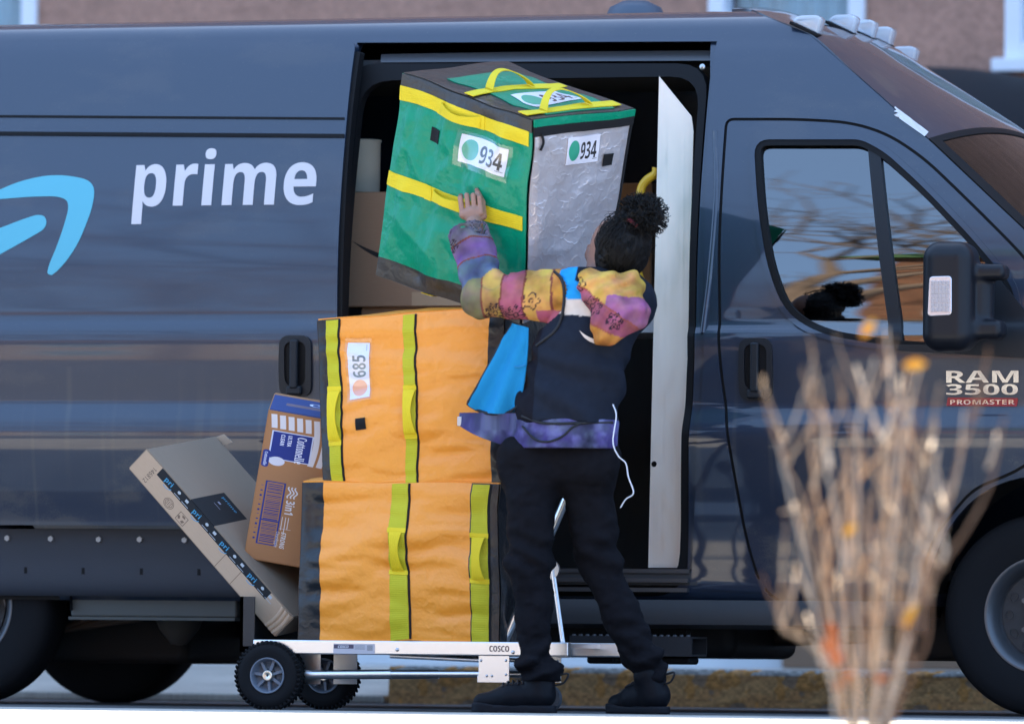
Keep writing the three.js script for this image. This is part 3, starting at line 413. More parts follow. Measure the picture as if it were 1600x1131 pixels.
  const rimG = merge([new THREE.LatheGeometry([[0.16, 0.03], [0.175, 0.035], [0.19, 0.075], [0.206, 0.088], [0.216, 0.098], [0.213, 0.106], [0.2, 0.1], [0.183, 0.082], [0.17, 0.05]].map(p => new THREE.Vector2(p[0], p[1])), 56).rotateX(Math.PI / 2), new THREE.ExtrudeGeometry(rs, { depth: 0.006, bevelEnabled: false, curveSegments: 24 }).translate(0, 0, 0.045), new THREE.LatheGeometry([[0, 0.085], [0.055, 0.082], [0.068, 0.07], [0.075, 0.05]].map(p => new THREE.Vector2(p[0], p[1])), 30).rotateX(Math.PI / 2), ...Array.from({ length: 5 }, (_, i) => rod(V(0.09 * Math.cos(i * 1.257), 0.09 * Math.sin(i * 1.257), 0.04), V(0.09 * Math.cos(i * 1.257), 0.09 * Math.sin(i * 1.257), 0.068), 0.011, 6))]);
  const drumG = new THREE.CylinderGeometry(0.16, 0.16, 0.08, 30).rotateX(Math.PI / 2);
  for (const [x, z, flip] of [[fw, -0.2, 0], [rw, -0.22, 0], [fw, -1.8, 1], [rw, -1.78, 1]]) {
    const w = new THREE.Group(); w.name = 'wheel'; w.position.set(x, wheelR - 0.002, z); w.rotation.y = flip ? Math.PI : 0; van.add(w);
    mesh('tyre', tyreG, tyreM, w); mesh('rim', rimG, rimM, w); mesh('brake_drum', drumG, darkMetal, w);
  }
  for (const x of [fw, rw]) for (const z of [-0.28, -1.72]) mesh('wheel_housing', new THREE.CylinderGeometry(0.5, 0.5, 0.42, 30, 1, true, -Math.PI / 2, Math.PI).rotateX(-Math.PI / 2).scale(0.94, 1.06, 1).translate(x, 0.36, z), rubber, van);
  // underside
  const ux = (px, py, z) => XS(px, py, z);
  mesh('chassis_rail', merge([box(rw + 0.46, ux(372, 950, -0.12), 0.335, 0.43, -0.2, -0.1, 0.01), box(rw + 0.46, ux(372, 950, -0.12), 0.325, 0.336, -0.22, -0.08)]), mat(0.06, 0.062, 0.055, 0.7), van);
  mesh('floor_pan', box(REARX + 0.2, fw - 0.5, 0.40, 0.46, -1.9, -0.1), mat(0.012, 0.012, 0.012, 0.9), van);
  const hx = ux(272, 985, -0.35); mesh('spring_hanger', new THREE.LatheGeometry([[0, -0.16], [0.03, -0.155], [0.075, -0.1], [0.11, -0.02], [0.12, 0.05]].map(p => new THREE.Vector2(p[0], p[1])), 20).translate(hx, 0.39, -0.4), mat(0.05, 0.047, 0.04, 0.7), van);
  mesh('leaf_spring', merge([0, 1, 2].map(i => tube([V(rw - 0.2, 0.36, -0.42), V(rw + 0.1, 0.27 - i * 0.012, -0.42), V(rw + 0.62 - i * 0.1, 0.33, -0.42)], 0.012, 20, 5))), mat(0.05, 0.035, 0.025, 0.7), van);
  mesh('rear_axle', merge([rod(V(rw, 0.36, -1.7), V(rw, 0.36, -0.25), 0.05), box(rw - 0.1, rw + 0.75, 0.16, 0.36, -1.35, -0.6, 0.04)]), mat(0.012, 0.012, 0.012, 0.8), van);
  mesh('fuel_tank', box(ux(640, 980, -0.7), ux(1160, 980, -0.7), 0.20, 0.40, -1.5, -0.6, 0.05), mat(0.012, 0.012, 0.013, 0.7), van);
  mesh('exhaust_pipe', tube([V(rw + 0.6, 0.3, -1.2), V(0, 0.27, -1.2), V(1.2, 0.3, -1.15)], 0.035, 30, 10), mat(0.06, 0.05, 0.045, 0.6, { metalness: 0.5 }), van);
  mesh('front_subframe', box(fw - 0.75, fw + 0.4, 0.2, 0.4, -1.6, -0.45, 0.04), mat(0.012, 0.012, 0.012, 0.8), van);
  const s0 = ux(890, 1005, 0.03), s1 = ux(1081, 1008, 0.03), sy0 = HS(1025, 1000, 0.03), sy1 = HS(994, 1000, 0.03);
  const st = mesh('side_step', csg(box(s0, s1, sy0, sy1, -0.17, 0.03), box(s0 - 1, s1 + 1, sy0 + 0.008, sy1 - 0.008, -0.162, 0.022), SUBTRACTION), mat(0.025, 0.026, 0.03, 0.5, { metalness: 0.3 }), van);
  mesh('step_tread', merge(Array.from({ length: Math.floor((s1 - s0) / 0.026) }, (_, i) => new THREE.CylinderGeometry(0.007, 0.009, 0.007, 8).translate(s0 + 0.014 + i * 0.026, sy1 + 0.003, 0.018))), mat(0.03, 0.03, 0.034, 0.5), st);
  mesh('step_bracket', merge([box(s1 - 0.14, s1 - 0.02, sy0 - 0.03, sy0, -0.14, -0.02, 0.012), box(s0 + 0.05, s0 + 0.16, sy0 - 0.03, sy0, -0.14, -0.02, 0.012), box(s1 - 0.1, s1 - 0.06, sy1, 0.42, -0.16, -0.1)]), rubber, st);
  // cab interior
  for (const z of [-0.55, -1.45]) { const sx = S(1235, 500)[0]; mesh('seat', merge([box(sx - 0.05, sx + 0.45, 0.95, 1.1, z - 0.24, z + 0.24, 0.05), box(sx - 0.12, sx + 0.06, 1.05, 1.68, z - 0.23, z + 0.23, 0.05), box(sx - 0.12, sx + 0.0, 1.72, 1.92, z - 0.13, z + 0.13, 0.05)]), mat(0.025, 0.026, 0.03, 0.9), van); }
  mesh('dashboard', box(S(1560, 500)[0], S(1760, 500)[0], 0.9, 1.38, -1.9, -0.12, 0.06), mat(0.02, 0.02, 0.022, 0.8), van);
  mesh('cab_floor', box(S(1100, 900)[0], fw - 0.5, 0.5, 0.54, -1.9, -0.1), lining, van);
  const swx = S(1535, 480)[0]; mesh('steering_wheel', new THREE.TorusGeometry(0.19, 0.014, 8, 40).rotateY(Math.PI / 2).rotateZ(0.5).translate(swx, 1.3, -1.45), rubber, van);
}

// ---------------------------------------------------------------- bags
const crinkle = dataTex(512, 512, (u, v) => { const a = tfbm(u, v, 6, 101, 5), b = 1 - Math.abs(tfbm(u, v, 10, 111, 4)) * 2, g = 0.5 + 0.35 * a + 0.25 * b; return [g, g, g]; }, false);
const foil = dataTex(1024, 1024, (u, v) => { const r = (f, q) => Math.pow(1 - Math.abs(tfbm(u, v, f, q, 3)) * 2.2, 6), g = clamp(0.35 + 0.4 * clamp(r(6, 141), 0, 1) + 0.35 * clamp(r(14, 151), 0, 1) + 0.2 * tfbm(u, v, 40, 161, 3), 0, 1); return [g, g, g]; }, false);
const weave = dataTex(128, 128, (u, v) => { const g = 0.5 + 0.25 * Math.sin(u * 128 * Math.PI / 2) + 0.25 * Math.sin(v * 128 * Math.PI / 4); return [g, g, g]; }, false);
const fabric = (r, g, b, rough, bs = 0.002, o = {}) => mat(r, g, b, rough, { bumpMap: setRep(crinkle, 2.2, 2.2), bumpScale: bs, ...o });
const orangeM = fabric(0.9, 0.31, 0.022, 0.4, 0.006, { clearcoat: 0.25, clearcoatRoughness: 0.28 }), blackTrim = fabric(0.008, 0.01, 0.013, 0.33, 0.005), greenM = fabric(0.0005, 0.25, 0.13, 0.3, 0.005, { specularIntensity: 0.6 }), brownTrim = fabric(0.03, 0.026, 0.022, 0.35, 0.004);
const webbing = mat(0.78, 0.58, 0.006, 0.7, { bumpMap: setRep(weave, 8, 8), bumpScale: 0.0008 }), webbingG = mat(0.52, 0.47, 0.008, 0.7, { bumpMap: setRep(weave, 8, 8), bumpScale: 0.0008 }), velcro = mat(0.006, 0.006, 0.007, 0.95), pocketM = mat(0.97, 0.97, 0.97, 0.06, { transmission: 1, thickness: 0 });
const bil = (a, b, c, d, u, v) => a.clone().lerp(b, u).lerp(d.clone().lerp(c, u), v);
// a face of a soft bag: corners top-left, top-right, bottom-right, bottom-left seen from outside
function face(tl, tr, br, bl, bulge, wr, s, stretch = [5, 5]) {
  const n = V(0, 0, 0).crossVectors(bl.clone().sub(tl), tr.clone().sub(tl)).normalize(), w = tl.distanceTo(tr), h = tl.distanceTo(bl);
  const f = (u, v, lift = 0) => { const e = sstep(0, 0.1, Math.min(u, 1 - u)) * sstep(0, 0.1, Math.min(v, 1 - v)), q = Math.sqrt(Math.max(0, Math.sin(Math.PI * clamp(u, 0, 1)) * Math.sin(Math.PI * clamp(v, 0, 1))));
    const b0 = bil(tl, tr, br, bl, u, v), jx = 0.008 * noise(b0.x * 7, b0.y * 7, b0.z * 7 + 5), jy = 0.009 * noise(b0.x * 7 + 9, b0.y * 7, b0.z * 7); b0.x += jx; b0.y += jy;
    return b0.addScaledVector(n, bulge * q + (0.25 + 0.75 * e) * wr * (fbm(u * w * stretch[0] + s, v * h * stretch[1], s, 4) + 0.6 * (0.5 - Math.abs(fbm(u * w * stretch[0] * 0.8 + 9, v * h * stretch[1] * 1.3, s + 4, 3)) * 2)) * Math.min(1, e + 0.35) + lift); };
  f.w = w; f.h = h; f.n = n; return f;
}
const patch = (f, u0, u1, v0, v1, lift, thick, nu, nv, m1 = 1, m2 = 1) => sheet((u, v) => f(mix(u0, u1, u), mix(v0, v1, v), lift), nu, nv, thick, m1, m2, true);
const metric = (f, u0, u1, v0, v1, lift, thick, cell = 0.012) => { const nu = Math.max(2, Math.ceil((u1 - u0) * f.w / cell)), nv = Math.max(2, Math.ceil((v1 - v0) * f.h / cell)); return patch(f, u0, u1, v0, v1, lift, thick, nu, nv, (u1 - u0) * f.w, (v1 - v0) * f.h); };
function label(txt, dot, ink, w, h, vertical) {
  return canvasTex(w, h, (g) => {
    g.fillStyle = '#e9e6ec'; g.fillRect(0, 0, w, h); g.save(); let W = w, H = h; if (vertical) { g.translate(0, h); g.rotate(-Math.PI / 2); W = h; H = w; }
    g.fillStyle = dot; g.beginPath(); g.arc(H * 0.47, H * 0.5, H * 0.37, 0, 7); g.fill();
    g.fillStyle = ink; if (vertical) { const gr = g.createLinearGradient(H * 0.9, 0, W * 0.8, 0); gr.addColorStop(0, '#6f8287'); gr.addColorStop(0.55, '#4a4f55'); gr.addColorStop(0.6, '#9a3036'); gr.addColorStop(1, '#8a2c33'); g.fillStyle = gr; }
    g.font = 'bold ' + H * 0.8 + 'px sans-serif'; g.textBaseline = 'middle'; g.save(); g.translate(H * 0.92, H * 0.54); g.scale(0.8, 1.08); g.fillText(txt, 0, 0); g.restore(); g.fillStyle = '#777'; g.fillRect(W - H * 0.35, H * 0.86, H * 0.28, H * 0.025);
    g.restore();
  });
}
function loop(a, b, side, lift, n, wdt, name, m, parent, sag = V(0, 0, 0)) {    // a webbing handle standing off a strap
  return mesh(name, sheet((u, v) => a.clone().lerp(b, u).addScaledVector(n, lift * Math.sin(Math.PI * u) ** 0.7 + 0.004).addScaledVector(sag, Math.sin(Math.PI * u)).addScaledVector(side, (v - 0.5) * wdt * (1 - 0.35 * Math.sin(Math.PI * u))), 24, 4, 0.003, 0.3, 0.04), m, parent);
}
function orangeBag(name, lab, tl, tr, br, bl, z0, z1, lay) {
  const g = thing(name, lab, 'tote bag'), A = (p, z) => atZ(p[0], p[1], z), F = [tl, tr, br, bl].map(p => A(p, z0)), back = F.map(p => p.clone().setZ(z1));
  const front = face(F[0], F[1], F[2], F[3], 0.02, 0.026, lay.seed, [2.6, 9.5]);
  mesh('front_panel', metric(front, lay.o0, lay.o1, 0, 1, 0, 0.006), orangeM, g);
  mesh('trim', metric(front, 0, lay.o0, 0, 1, 0.001, 0.006), blackTrim, g); mesh('trim', metric(front, lay.o1, 1, 0, 1, 0.001, 0.006), blackTrim, g);
  const lf = face(back[0], F[0], F[3], back[3], 0.02, 0.012, lay.seed + 3), rf = face(F[1], back[1], back[2], F[2], 0.02, 0.012, lay.seed + 5), tf = face(back[0], back[1], F[1], F[0], 0.02, 0.01, lay.seed + 7), bf = face(F[3], F[2], back[2], back[3], 0.0, 0.0, lay.seed + 8), kf = face(back[1], back[0], back[3], back[2], 0.02, 0.01, lay.seed + 9);
  mesh('side_panel', metric(lf, 0, 1, 0, 1, 0, 0.006, 0.02), blackTrim, g); mesh('side_panel', metric(rf, 0, 1, 0, 1, 0, 0.006, 0.02), blackTrim, g); mesh('top_panel', metric(tf, 0, 1, 0, 1, 0, 0.006, 0.02), orangeM, g); mesh('bottom_panel', metric(bf, 0, 1, 0, 1, 0, 0.004, 0.05), blackTrim, g); mesh('back_panel', metric(kf, 0, 1, 0, 1, 0, 0.004, 0.03), orangeM, g);
  for (const [u0, u1, h0, h1] of lay.straps) {
    const s = mesh('strap', metric(front, u0, u1, 0.005, 0.995, 0.007, 0.003), webbingG, g), um = (u0 + u1) / 2;
    mesh('strap_stitching', metric(front, u0 - 0.004, u1 + 0.004, h0 - 0.03, h0, 0.0105, 0.002), webbing, s); mesh('strap_stitching', metric(front, u0 - 0.004, u1 + 0.004, h1, h1 + 0.03, 0.0105, 0.002), webbing, s);
    const a = front(um, h0, 0.012), b = front(um, h1, 0.012), side = F[1].clone().sub(F[0]).normalize();
    loop(a, b, side, 0.02, front.n, 0.046, 'handle', webbing, g, V(-0.005, 0, 0));
    mesh('edge_piping', metric(front, u1 + 0.002, u1 + 0.012, 0.005, 0.995, 0.006, 0.003), velcro, s);
  }
  return { g, front };
}
const upper = orangeBag('orange_tote', 'orange tote bag numbered 685 stacked on another orange tote', [497, 503], [786, 484], [788, 764], [509, 776], 1.1, 0.55, { seed: 3, o0: 0.118, o1: 0.925, straps: [[0.045, 0.11, 0.4, 0.68], [0.468, 0.528, 0.42, 0.67]] });
mesh('number_label', sheet((u, v) => upper.front(mix(0.165, 0.285, u), mix(0.455, 0.135, v), 0.009), 8, 16, 0.001), new THREE.MeshPhysicalMaterial({ map: label('685', '#f0a787', '#555', 160, 400, true), roughness: 0.25, clearcoat: 0.6, side: THREE.DoubleSide }), upper.g);
mesh('label_pocket', patch(upper.front, 0.155, 0.3, 0.11, 0.47, 0.018, 0.001, 8, 16), pocketM, upper.g);
mesh('velcro_patch', patch(upper.front, 0.2, 0.258, 0.57, 0.635, 0.009, 0.002, 6, 6), velcro, upper.g);
const lower = orangeBag('orange_tote', 'orange tote bag without a number, lying on the silver hand truck under the other tote', [476, 752], [779, 757], [781, 1003], [468, 1002], 1.12, 0.55, { seed: 8, o0: 0.105, o1: 0.865, straps: [[0.46, 0.545, 0.31, 0.55], [0.872, 0.955, 0.34, 0.6]] });
// ---------------------------------------------------------------- the green tote being lifted
{
  const DN = atZ(833, 190, 1.32).sub(CAM).dot(FWD), Q = (px, py, d) => CAM.clone().addScaledVector(ray(px, py), DN + d);
  const N0 = Q(833, 190, 0), L0 = Q(632, 114, 0.46), R0 = Q(990, 173, 0.33), B0 = Q(793, 98, 0.79), N1 = Q(813, 505, 0.2), L1 = Q(589, 430, 0.66), R1 = Q(938, 470, 0.53), B1 = Q(715, 395, 0.99);
  const g = thing('green_tote', 'green insulated tote bag numbered 934 lifted toward the van door', 'tote bag');
  const fg = face(L0, N0, N1, L1, 0.012, 0.034, 21, [6, 3.2]), fs = face(N0, R0, R1, N1, 0.012, 0.01, 33, [7, 4]), ft = face(L0, B0, R0, N0, 0.006, 0.008, 41), fb = face(B0, L0, L1, B1, 0.01, 0.012, 51), fr = face(R0, B0, B1, R1, 0.01, 0.012, 53), fd = face(L1, N1, R1, B1, 0.01, 0.008, 57);
  mesh('green_panel', metric(fg, 0, 1, 0.058, 0.905, 0, 0.006, 0.01), greenM, g);
  mesh('trim', metric(fg, 0, 1, 0, 0.058, 0.001, 0.006, 0.01), brownTrim, g); mesh('trim', metric(fg, 0, 1, 0.905, 1, 0.001, 0.006, 0.01), brownTrim, g);
  const silver = mat(0.72, 0.66, 0.66, 0.3, { metalness: 0.5, bumpMap: setRep(foil, 1.6, 1.6), bumpScale: 0.0026, clearcoat: 0.5, clearcoatRoughness: 0.2 });
  mesh('silver_panel', metric(fs, 0.015, 0.98, 0.07, 1, 0, 0.005, 0.009), silver, g);
  mesh('zip', metric(fs, 0, 1, 0.03, 0.075, 0.002, 0.008, 0.012), velcro, g); mesh('zip', metric(fs, 0.972, 1, 0.05, 0.98, 0.002, 0.006, 0.012), velcro, g); mesh('top_flap', metric(fs, 0, 1, -0.005, 0.032, 0.004, 0.006, 0.012), greenM, g);
  mesh('zip_pull', tube([fs(0.06, 0.06, 0.012), fs(0.07, 0.1, 0.014), fs(0.05, 0.14, 0.012)], 0.005, 10, 6), velcro, g);
  mesh('top_panel', metric(ft, 0.0, 1, 0, 1, 0, 0.005, 0.014), brownTrim, g);
  // ft runs u: left corner -> back corner, v: towards the near corner
  mesh('green_panel', metric(ft, 0.17, 0.84, 0.2, 0.97, 0.006, 0.003, 0.014), greenM, g);
  mesh('side_panel', metric(fb, 0, 1, 0, 1, 0, 0.005, 0.02), greenM, g); mesh('side_panel', metric(fr, 0, 1, 0, 1, 0, 0.005, 0.02), greenM, g); mesh('bottom_panel', metric(fd, 0, 1, 0, 1, 0, 0.005, 0.02), brownTrim, g);
  for (const [v0, v1] of [[0.055, 0.125], [0.475, 0.545]]) { const s = mesh('strap', metric(fg, 0, 0.985, v0, v1, 0.007, 0.003, 0.01), webbing, g); mesh('strap_stitching', metric(fg, 0.3, 0.345, v0 - 0.002, v1 + 0.002, 0.0102, 0.002), webbing, s); mesh('strap_stitching', metric(fg, 0.6, 0.645, v0 - 0.002, v1 + 0.002, 0.0102, 0.002), webbing, s); }
  const dn = L1.clone().sub(L0).normalize(), along = R0.clone().sub(N0).normalize(), al2 = N0.clone().sub(L0).normalize();
  loop(fg(0.33, 0.09, 0.01), fg(0.62, 0.09, 0.01), dn, 0.028, fg.n, 0.042, 'handle', webbing, g, dn.clone().multiplyScalar(0.012));
  loop(fg(0.36, 0.51, 0.01), fg(0.63, 0.51, 0.01), dn, 0.03, fg.n, 0.042, 'handle', webbing, g);
  for (const [v0, v1] of [[0.46, 0.53], [0.885, 0.955]]) { const s = mesh('strap', metric(ft, 0.0, 0.93, v0, v1, 0.01, 0.003, 0.012), webbing, g); mesh('strap_stitching', metric(ft, 0.2, 0.24, v0, v1, 0.0135, 0.002), webbing, s); }
  loop(ft(0.2, 0.495, 0.014), ft(0.62, 0.495, 0.014), al2, 0.052, ft.n, 0.04, 'handle', webbing, g, al2.clone().multiplyScalar(-0.05)); loop(ft(0.2, 0.92, 0.014), ft(0.66, 0.92, 0.014), al2, 0.05, ft.n, 0.04, 'handle', webbing, g, al2.clone().multiplyScalar(-0.06));
  const lt = label('934', '#3aa683', '#2c2726', 400, 190), lt2 = lt, lm = t => new THREE.MeshPhysicalMaterial({ map: t, roughness: 0.3, clearcoat: 0.5, side: THREE.DoubleSide });
  // texture u follows the sheet's first axis, v is measured from its second axis downwards
  mesh('number_label', sheet((u, v) => fg(mix(0.505, 0.85, u), mix(0.31, 0.175, v), 0.008), 16, 8, 0.001), lm(lt), g); mesh('label_pocket', patch(fg, 0.485, 0.885, 0.155, 0.33, 0.018, 0.001, 12, 8), pocketM, g);
  mesh('number_label', sheet((u, v) => fs(mix(0.33, 0.68, u), mix(0.235, 0.1, v) + 0.0, 0.008), 12, 8, 0.001), lm(lt2), g); mesh('velcro_patch', patch(fs, 0.735, 0.83, 0.205, 0.265, 0.008, 0.002, 5, 5), velcro, g); mesh('velcro_patch', patch(fg, 0.275, 0.345, 0.2, 0.262, 0.008, 0.002, 5, 5), velcro, g);
  mesh('number_label', sheet((u, v) => ft(mix(0.28, 0.72, u), mix(0.82, 0.6, v), 0.011), 12, 8, 0.001), lm(lt), g);
  const m2 = fd(0.3, 0.12, 0.01); mesh('strap_end', patch(fd, 0.3, 0.38, 0.02, 0.5, 0.008, 0.003, 6, 12), webbing, g);
  const h0 = Q(725, 492, 0.35), h1 = Q(762, 508, 0.33); loop(h0, h1, V(0, 0, 1), 0.05, V(0, -1, 0), 0.035, 'handle', webbingG, g);
  var greenFace = fg, greenD = (px, py, d) => Q(px, py, d);
}
// ---------------------------------------------------------------- cartons
const cardTex = (base, draw, w = 512, h = 512) => canvasTex(w, h, (g) => { g.fillStyle = base; g.fillRect(0, 0, w, h); for (let i = 0; i < 1400; i++) { g.fillStyle = rnd() > 0.5 ? 'rgba(255,240,220,0.035)' : 'rgba(40,20,0,0.045)'; g.fillRect(rnd() * w, rnd() * h, 1 + rnd() * 30, 1); } draw?.(g, w, h); });
const cardM = t => new THREE.MeshStandardMaterial({ map: t, roughness: 0.85, side: THREE.DoubleSide });
function quadFace(name, o, a, b, m, parent, lift = 0) { return mesh(name, sheet((u, v) => o.clone().addScaledVector(a, u).addScaledVector(b, v), 1, 1, lift), m, parent); }   // uv: u along a, v along b
// carton from a corner and three edge vectors (right, back, down); each wall is a mesh with its own print
function carton(g, o, a, b, c, mats, names = ['front_wall', 'top_flaps', 'side_wall', 'back_wall', 'bottom_flaps']) {
  const oc = o.clone().add(c), t = 0.004;
  quadFace(names[0], oc, a, c.clone().negate(), mats[0], g, t);                                   // front, upright print
  quadFace(names[1], o, a, b, mats[1], g, t);                                                      // top
  quadFace(names[2], oc.clone().add(b), b.clone().negate(), c.clone().negate(), mats[2], g, t);    // left
  quadFace(names[2], oc.clone().add(a), b, c.clone().negate(), mats[2], g, t);                     // right
  quadFace(names[3], oc.clone().add(a).add(b), a.clone().negate(), c.clone().negate(), mats[2], g, t);
  quadFace(names[4], oc.clone().add(b), a, b.clone().negate(), mats[2], g, t);
}
const camDir = (x, y, toward) => RGT.clone().multiplyScalar(x).addScaledVector(UPV, -y).addScaledVector(FWD, -toward);   // picture directions (right, down, toward the camera)
{
  const z = 1.02, o = atZ(421, 640, z), k = 1 / 436;
  const a = camDir(80, 14, 0).multiplyScalar(1); const c0 = camDir(-21, 235, -40); let A = a.normalize(), C = c0.addScaledVector(A, -c0.dot(A)).normalize(), B = V(0, 0, 0).crossVectors(A, C).normalize(); if (B.dot(FWD) < 0) B.negate();
  B.multiplyScalar(0.34); A.multiplyScalar(0.40); C.multiplyScalar(240 * k);
  const g = thing('paper_carton', 'brown tissue paper carton with blue and white print, leaning on the orange totes', 'carton');
  const front = cardTex('#a9774f', (c, w, h) => {
    c.save(); c.beginPath(); c.rect(0, 0, w, h); c.clip(); c.lineCap = 'butt';
    for (let i = 0; i < 13; i++) { const x = 22 + i * 36, deep = i > 4 ? 330 : 115; c.strokeStyle = '#d9d3d6'; c.lineWidth = 25; c.beginPath(); for (let y = 22; y <= deep; y += 6) { const xx = x + 14 * Math.sin((y - 20) / 105) + (i > 4 ? 0 : 0); y === 22 ? c.moveTo(xx, y) : c.lineTo(xx, y); } c.stroke(); }
    const blue = '#28357f', rot = (x, y, f) => { c.save(); c.translate(x, y); c.rotate(Math.PI / 2); f(); c.restore(); };
    c.fillStyle = '#c9cfe6'; c.fillRect(26, 128, 176, 190); c.fillStyle = blue; c.fillRect(32, 134, 164, 178);
    c.fillStyle = '#e8e8f2'; rot(136, 146, () => { c.font = 'bold 44px serif'; c.scale(0.78, 1.2); c.fillText('Cottonelle', 0, 0); }); rot(96, 146, () => { c.font = 'bold 24px sans-serif'; c.fillText('ULTRA', 0, 0); }); rot(66, 146, () => { c.font = 'bold 24px sans-serif'; c.fillText('CLEAN', 0, 0); });
    c.fillStyle = '#d5d3dd'; c.beginPath(); c.ellipse(64, 330, 34, 30, 0, 0, 7); c.fill(); c.fillStyle = blue; c.beginPath(); c.roundRect(2, 262, 30, 116, 14); c.fill(); c.fillStyle = '#e0e0ee'; rot(10, 276, () => { c.font = 'bold 18px serif'; c.fillText('Cottonelle', 0, 0); });
    c.strokeStyle = blue; c.lineWidth = 7; c.strokeRect(38, 470, 78, 420); c.fillStyle = blue; c.fillRect(38, 725, 78, 9); for (let y = 484, i = 0; y < 880; i++) { const t = 2 + Math.floor(hash(i, 2, 9) * 6); c.fillRect(46, y, 62, t); y += t + 3 + Math.floor(hash(i, 7, 1) * 6); } for (let i = 0; i < 12; i++) c.fillRect(18, 500 + i * 32, 9, 3 + (i % 3) * 5);
    c.fillStyle = '#ddd8da'; rot(132, 575, () => { c.font = 'bold 50px sans-serif'; c.fillText('3in1', 0, 0); }); c.strokeStyle = '#ddd8da'; c.lineWidth = 6; for (let i = 0; i < 3; i++) { c.beginPath(); for (let y = 485; y < 565; y += 4) c.lineTo(138 + i * 14 + 6 * Math.sin(y / 9), y); c.stroke(); }
    c.fillRect(126, 690, 3, 90); c.fillRect(140, 690, 3, 110); c.fillRect(152, 690, 3, 80); c.fillRect(120, 770, 50, 2);
    rot(134, 790, () => { c.font = 'bold italic 28px sans-serif'; c.fillText('STRONG', 0, 0); }); rot(112, 792, () => { c.font = '20px sans-serif'; c.fillText('CleanRipple', 0, 0); });
    c.restore();
  }, 460, 1000);
  const topT = cardTex('#a9774f', (c, w, h) => { c.fillStyle = '#34487f'; c.fillRect(0, h * 0.12, w, h * 0.88); c.fillStyle = '#7d6a74'; c.fillRect(60, h * 0.5, 200, 60); c.fillStyle = '#dfe3f0'; c.font = 'bold 80px serif'; c.fillText('Cottonelle', 150, h * 0.45); }, 460, 400), plain = cardTex('#a5754e');
  carton(g, o, A, B, C, [cardM(front), cardM(topT), cardM(plain)]);
}
{ // flat parcel leaning on its corner against the totes
  const k = 1 / 438, o = atZ(229, 703, 1.02); let Lg = camDir(235, 264, 80).normalize(), M = camDir(107, -10, -232); M.addScaledVector(Lg, -M.dot(Lg)).normalize(); let Nn = V(0, 0, 0).crossVectors(Lg, M).normalize(); if (Nn.dot(UPV) > 0) Nn.negate();
  const Lv = Lg.multiplyScalar(362 * k), Mv = M.multiplyScalar(0.58), Nv = Nn.multiplyScalar(0.098);
  const g = thing('flat_parcel', 'long flat brown parcel with black printed tape, tilted on its corner on the hand truck', 'parcel');
  const tapeC = (c, x, y, w, h) => { c.fillStyle = '#17191d'; c.fillRect(x, y, w, h); };
  const edge = cardTex('#b59a80', (c, w, h) => {     // w runs along the parcel, h across its edge
    tapeC(c, 110, 0, w * 0.745, h * 0.34); c.save(); 
    for (let i = 0; i < 4; i++) { const x = 150 + i * 190; c.fillStyle = '#3f8fb4'; c.font = 'bold 38px sans-serif'; c.fillText('pri', x, 38); c.strokeStyle = '#3f8fb4'; c.lineWidth = 4; c.beginPath(); c.arc(x + 26, 28, 34, 0.5, 2.0); c.stroke(); c.fillStyle = '#aeb4b8'; c.beginPath(); c.arc(x + 92, 20, 9, 0, 7); c.fill(); c.fillRect(x + 135, 12, 18, 16); c.fillRect(x + 75, 42, 40, 3); c.fillRect(x + 125, 42, 44, 3); }
    c.restore(); c.strokeStyle = 'rgba(60,45,35,0.6)'; c.lineWidth = 3; c.beginPath(); c.arc(240, 110, 27, 0, 7); c.stroke(); c.beginPath(); c.arc(240, 110, 20, 0, 7); c.stroke(); c.fillStyle = 'rgba(60,45,35,0.55)'; for (let i = 0; i < 9; i++) c.fillRect(226 + (i % 3) * 10, 98 + Math.floor(i / 3) * 9, 7, 5);
    c.save(); c.translate(330, 112); for (let i = 0; i < 3; i++) { c.rotate(2.094); c.beginPath(); c.moveTo(-8, -20); c.lineTo(10, -22); c.lineTo(14, -10); c.lineTo(-2, -8); c.fill(); } c.restore(); c.strokeRect(306, 86, 50, 52);
    c.save(); c.translate(78, 70); c.rotate(1.57); c.fillStyle = '#3a3029'; c.font = '30px monospace'; c.fillText('146812', -40, 0); c.restore();
    c.fillStyle = 'rgba(60,40,25,0.5)'; c.fillRect(585, 40, 3, 110); c.fillRect(690, 40, 3, 110);
  }, 1000, 150);
  const big = cardTex('#8d7b69', (c, w, h) => { tapeC(c, w * 0.30, h * 0.52, w * 0.16, h * 0.5); c.fillStyle = '#3f8fb4'; c.font = 'bold 24px sans-serif'; c.fillText('prime', w * 0.32, h * 0.6); c.fillStyle = '#99a'; c.fillRect(w * 0.34, h * 0.68, 12, 12); c.fillRect(w * 0.34, h * 0.75, 30, 3); }, 700, 500), plain = cardTex('#8d7b69');
  const gx = (o2, a, b, t, nm) => quadFace(nm, o2, a, b, cardM(t), g, 0.004), lower0 = o.clone().add(Nv);
  gx(lower0, Lv, Nv.clone().negate(), edge, 'edge_wall'); gx(o, Lv, Mv, big, 'broad_wall');
  gx(o.clone().add(Mv), Nv, Mv.clone().negate(), plain, 'end_wall'); gx(o.clone().add(Lv), Nv, Mv, plain, 'end_wall'); gx(o.clone().add(Nv).add(Mv), Lv, Mv.clone().negate(), plain, 'broad_wall'); gx(o.clone().add(Mv), Lv, Nv, plain, 'edge_wall');
  const fl = o.clone().add(Mv); mesh('loose_flap', sheet((u, v) => fl.clone().addScaledVector(Mv, 0.02 * u).addScaledVector(Nv, -0.35 * v).addScaledVector(Lv, 0.05 * u + 0.02 * v), 3, 3, 0.002), mat(0.5, 0.42, 0.33, 0.7), g);
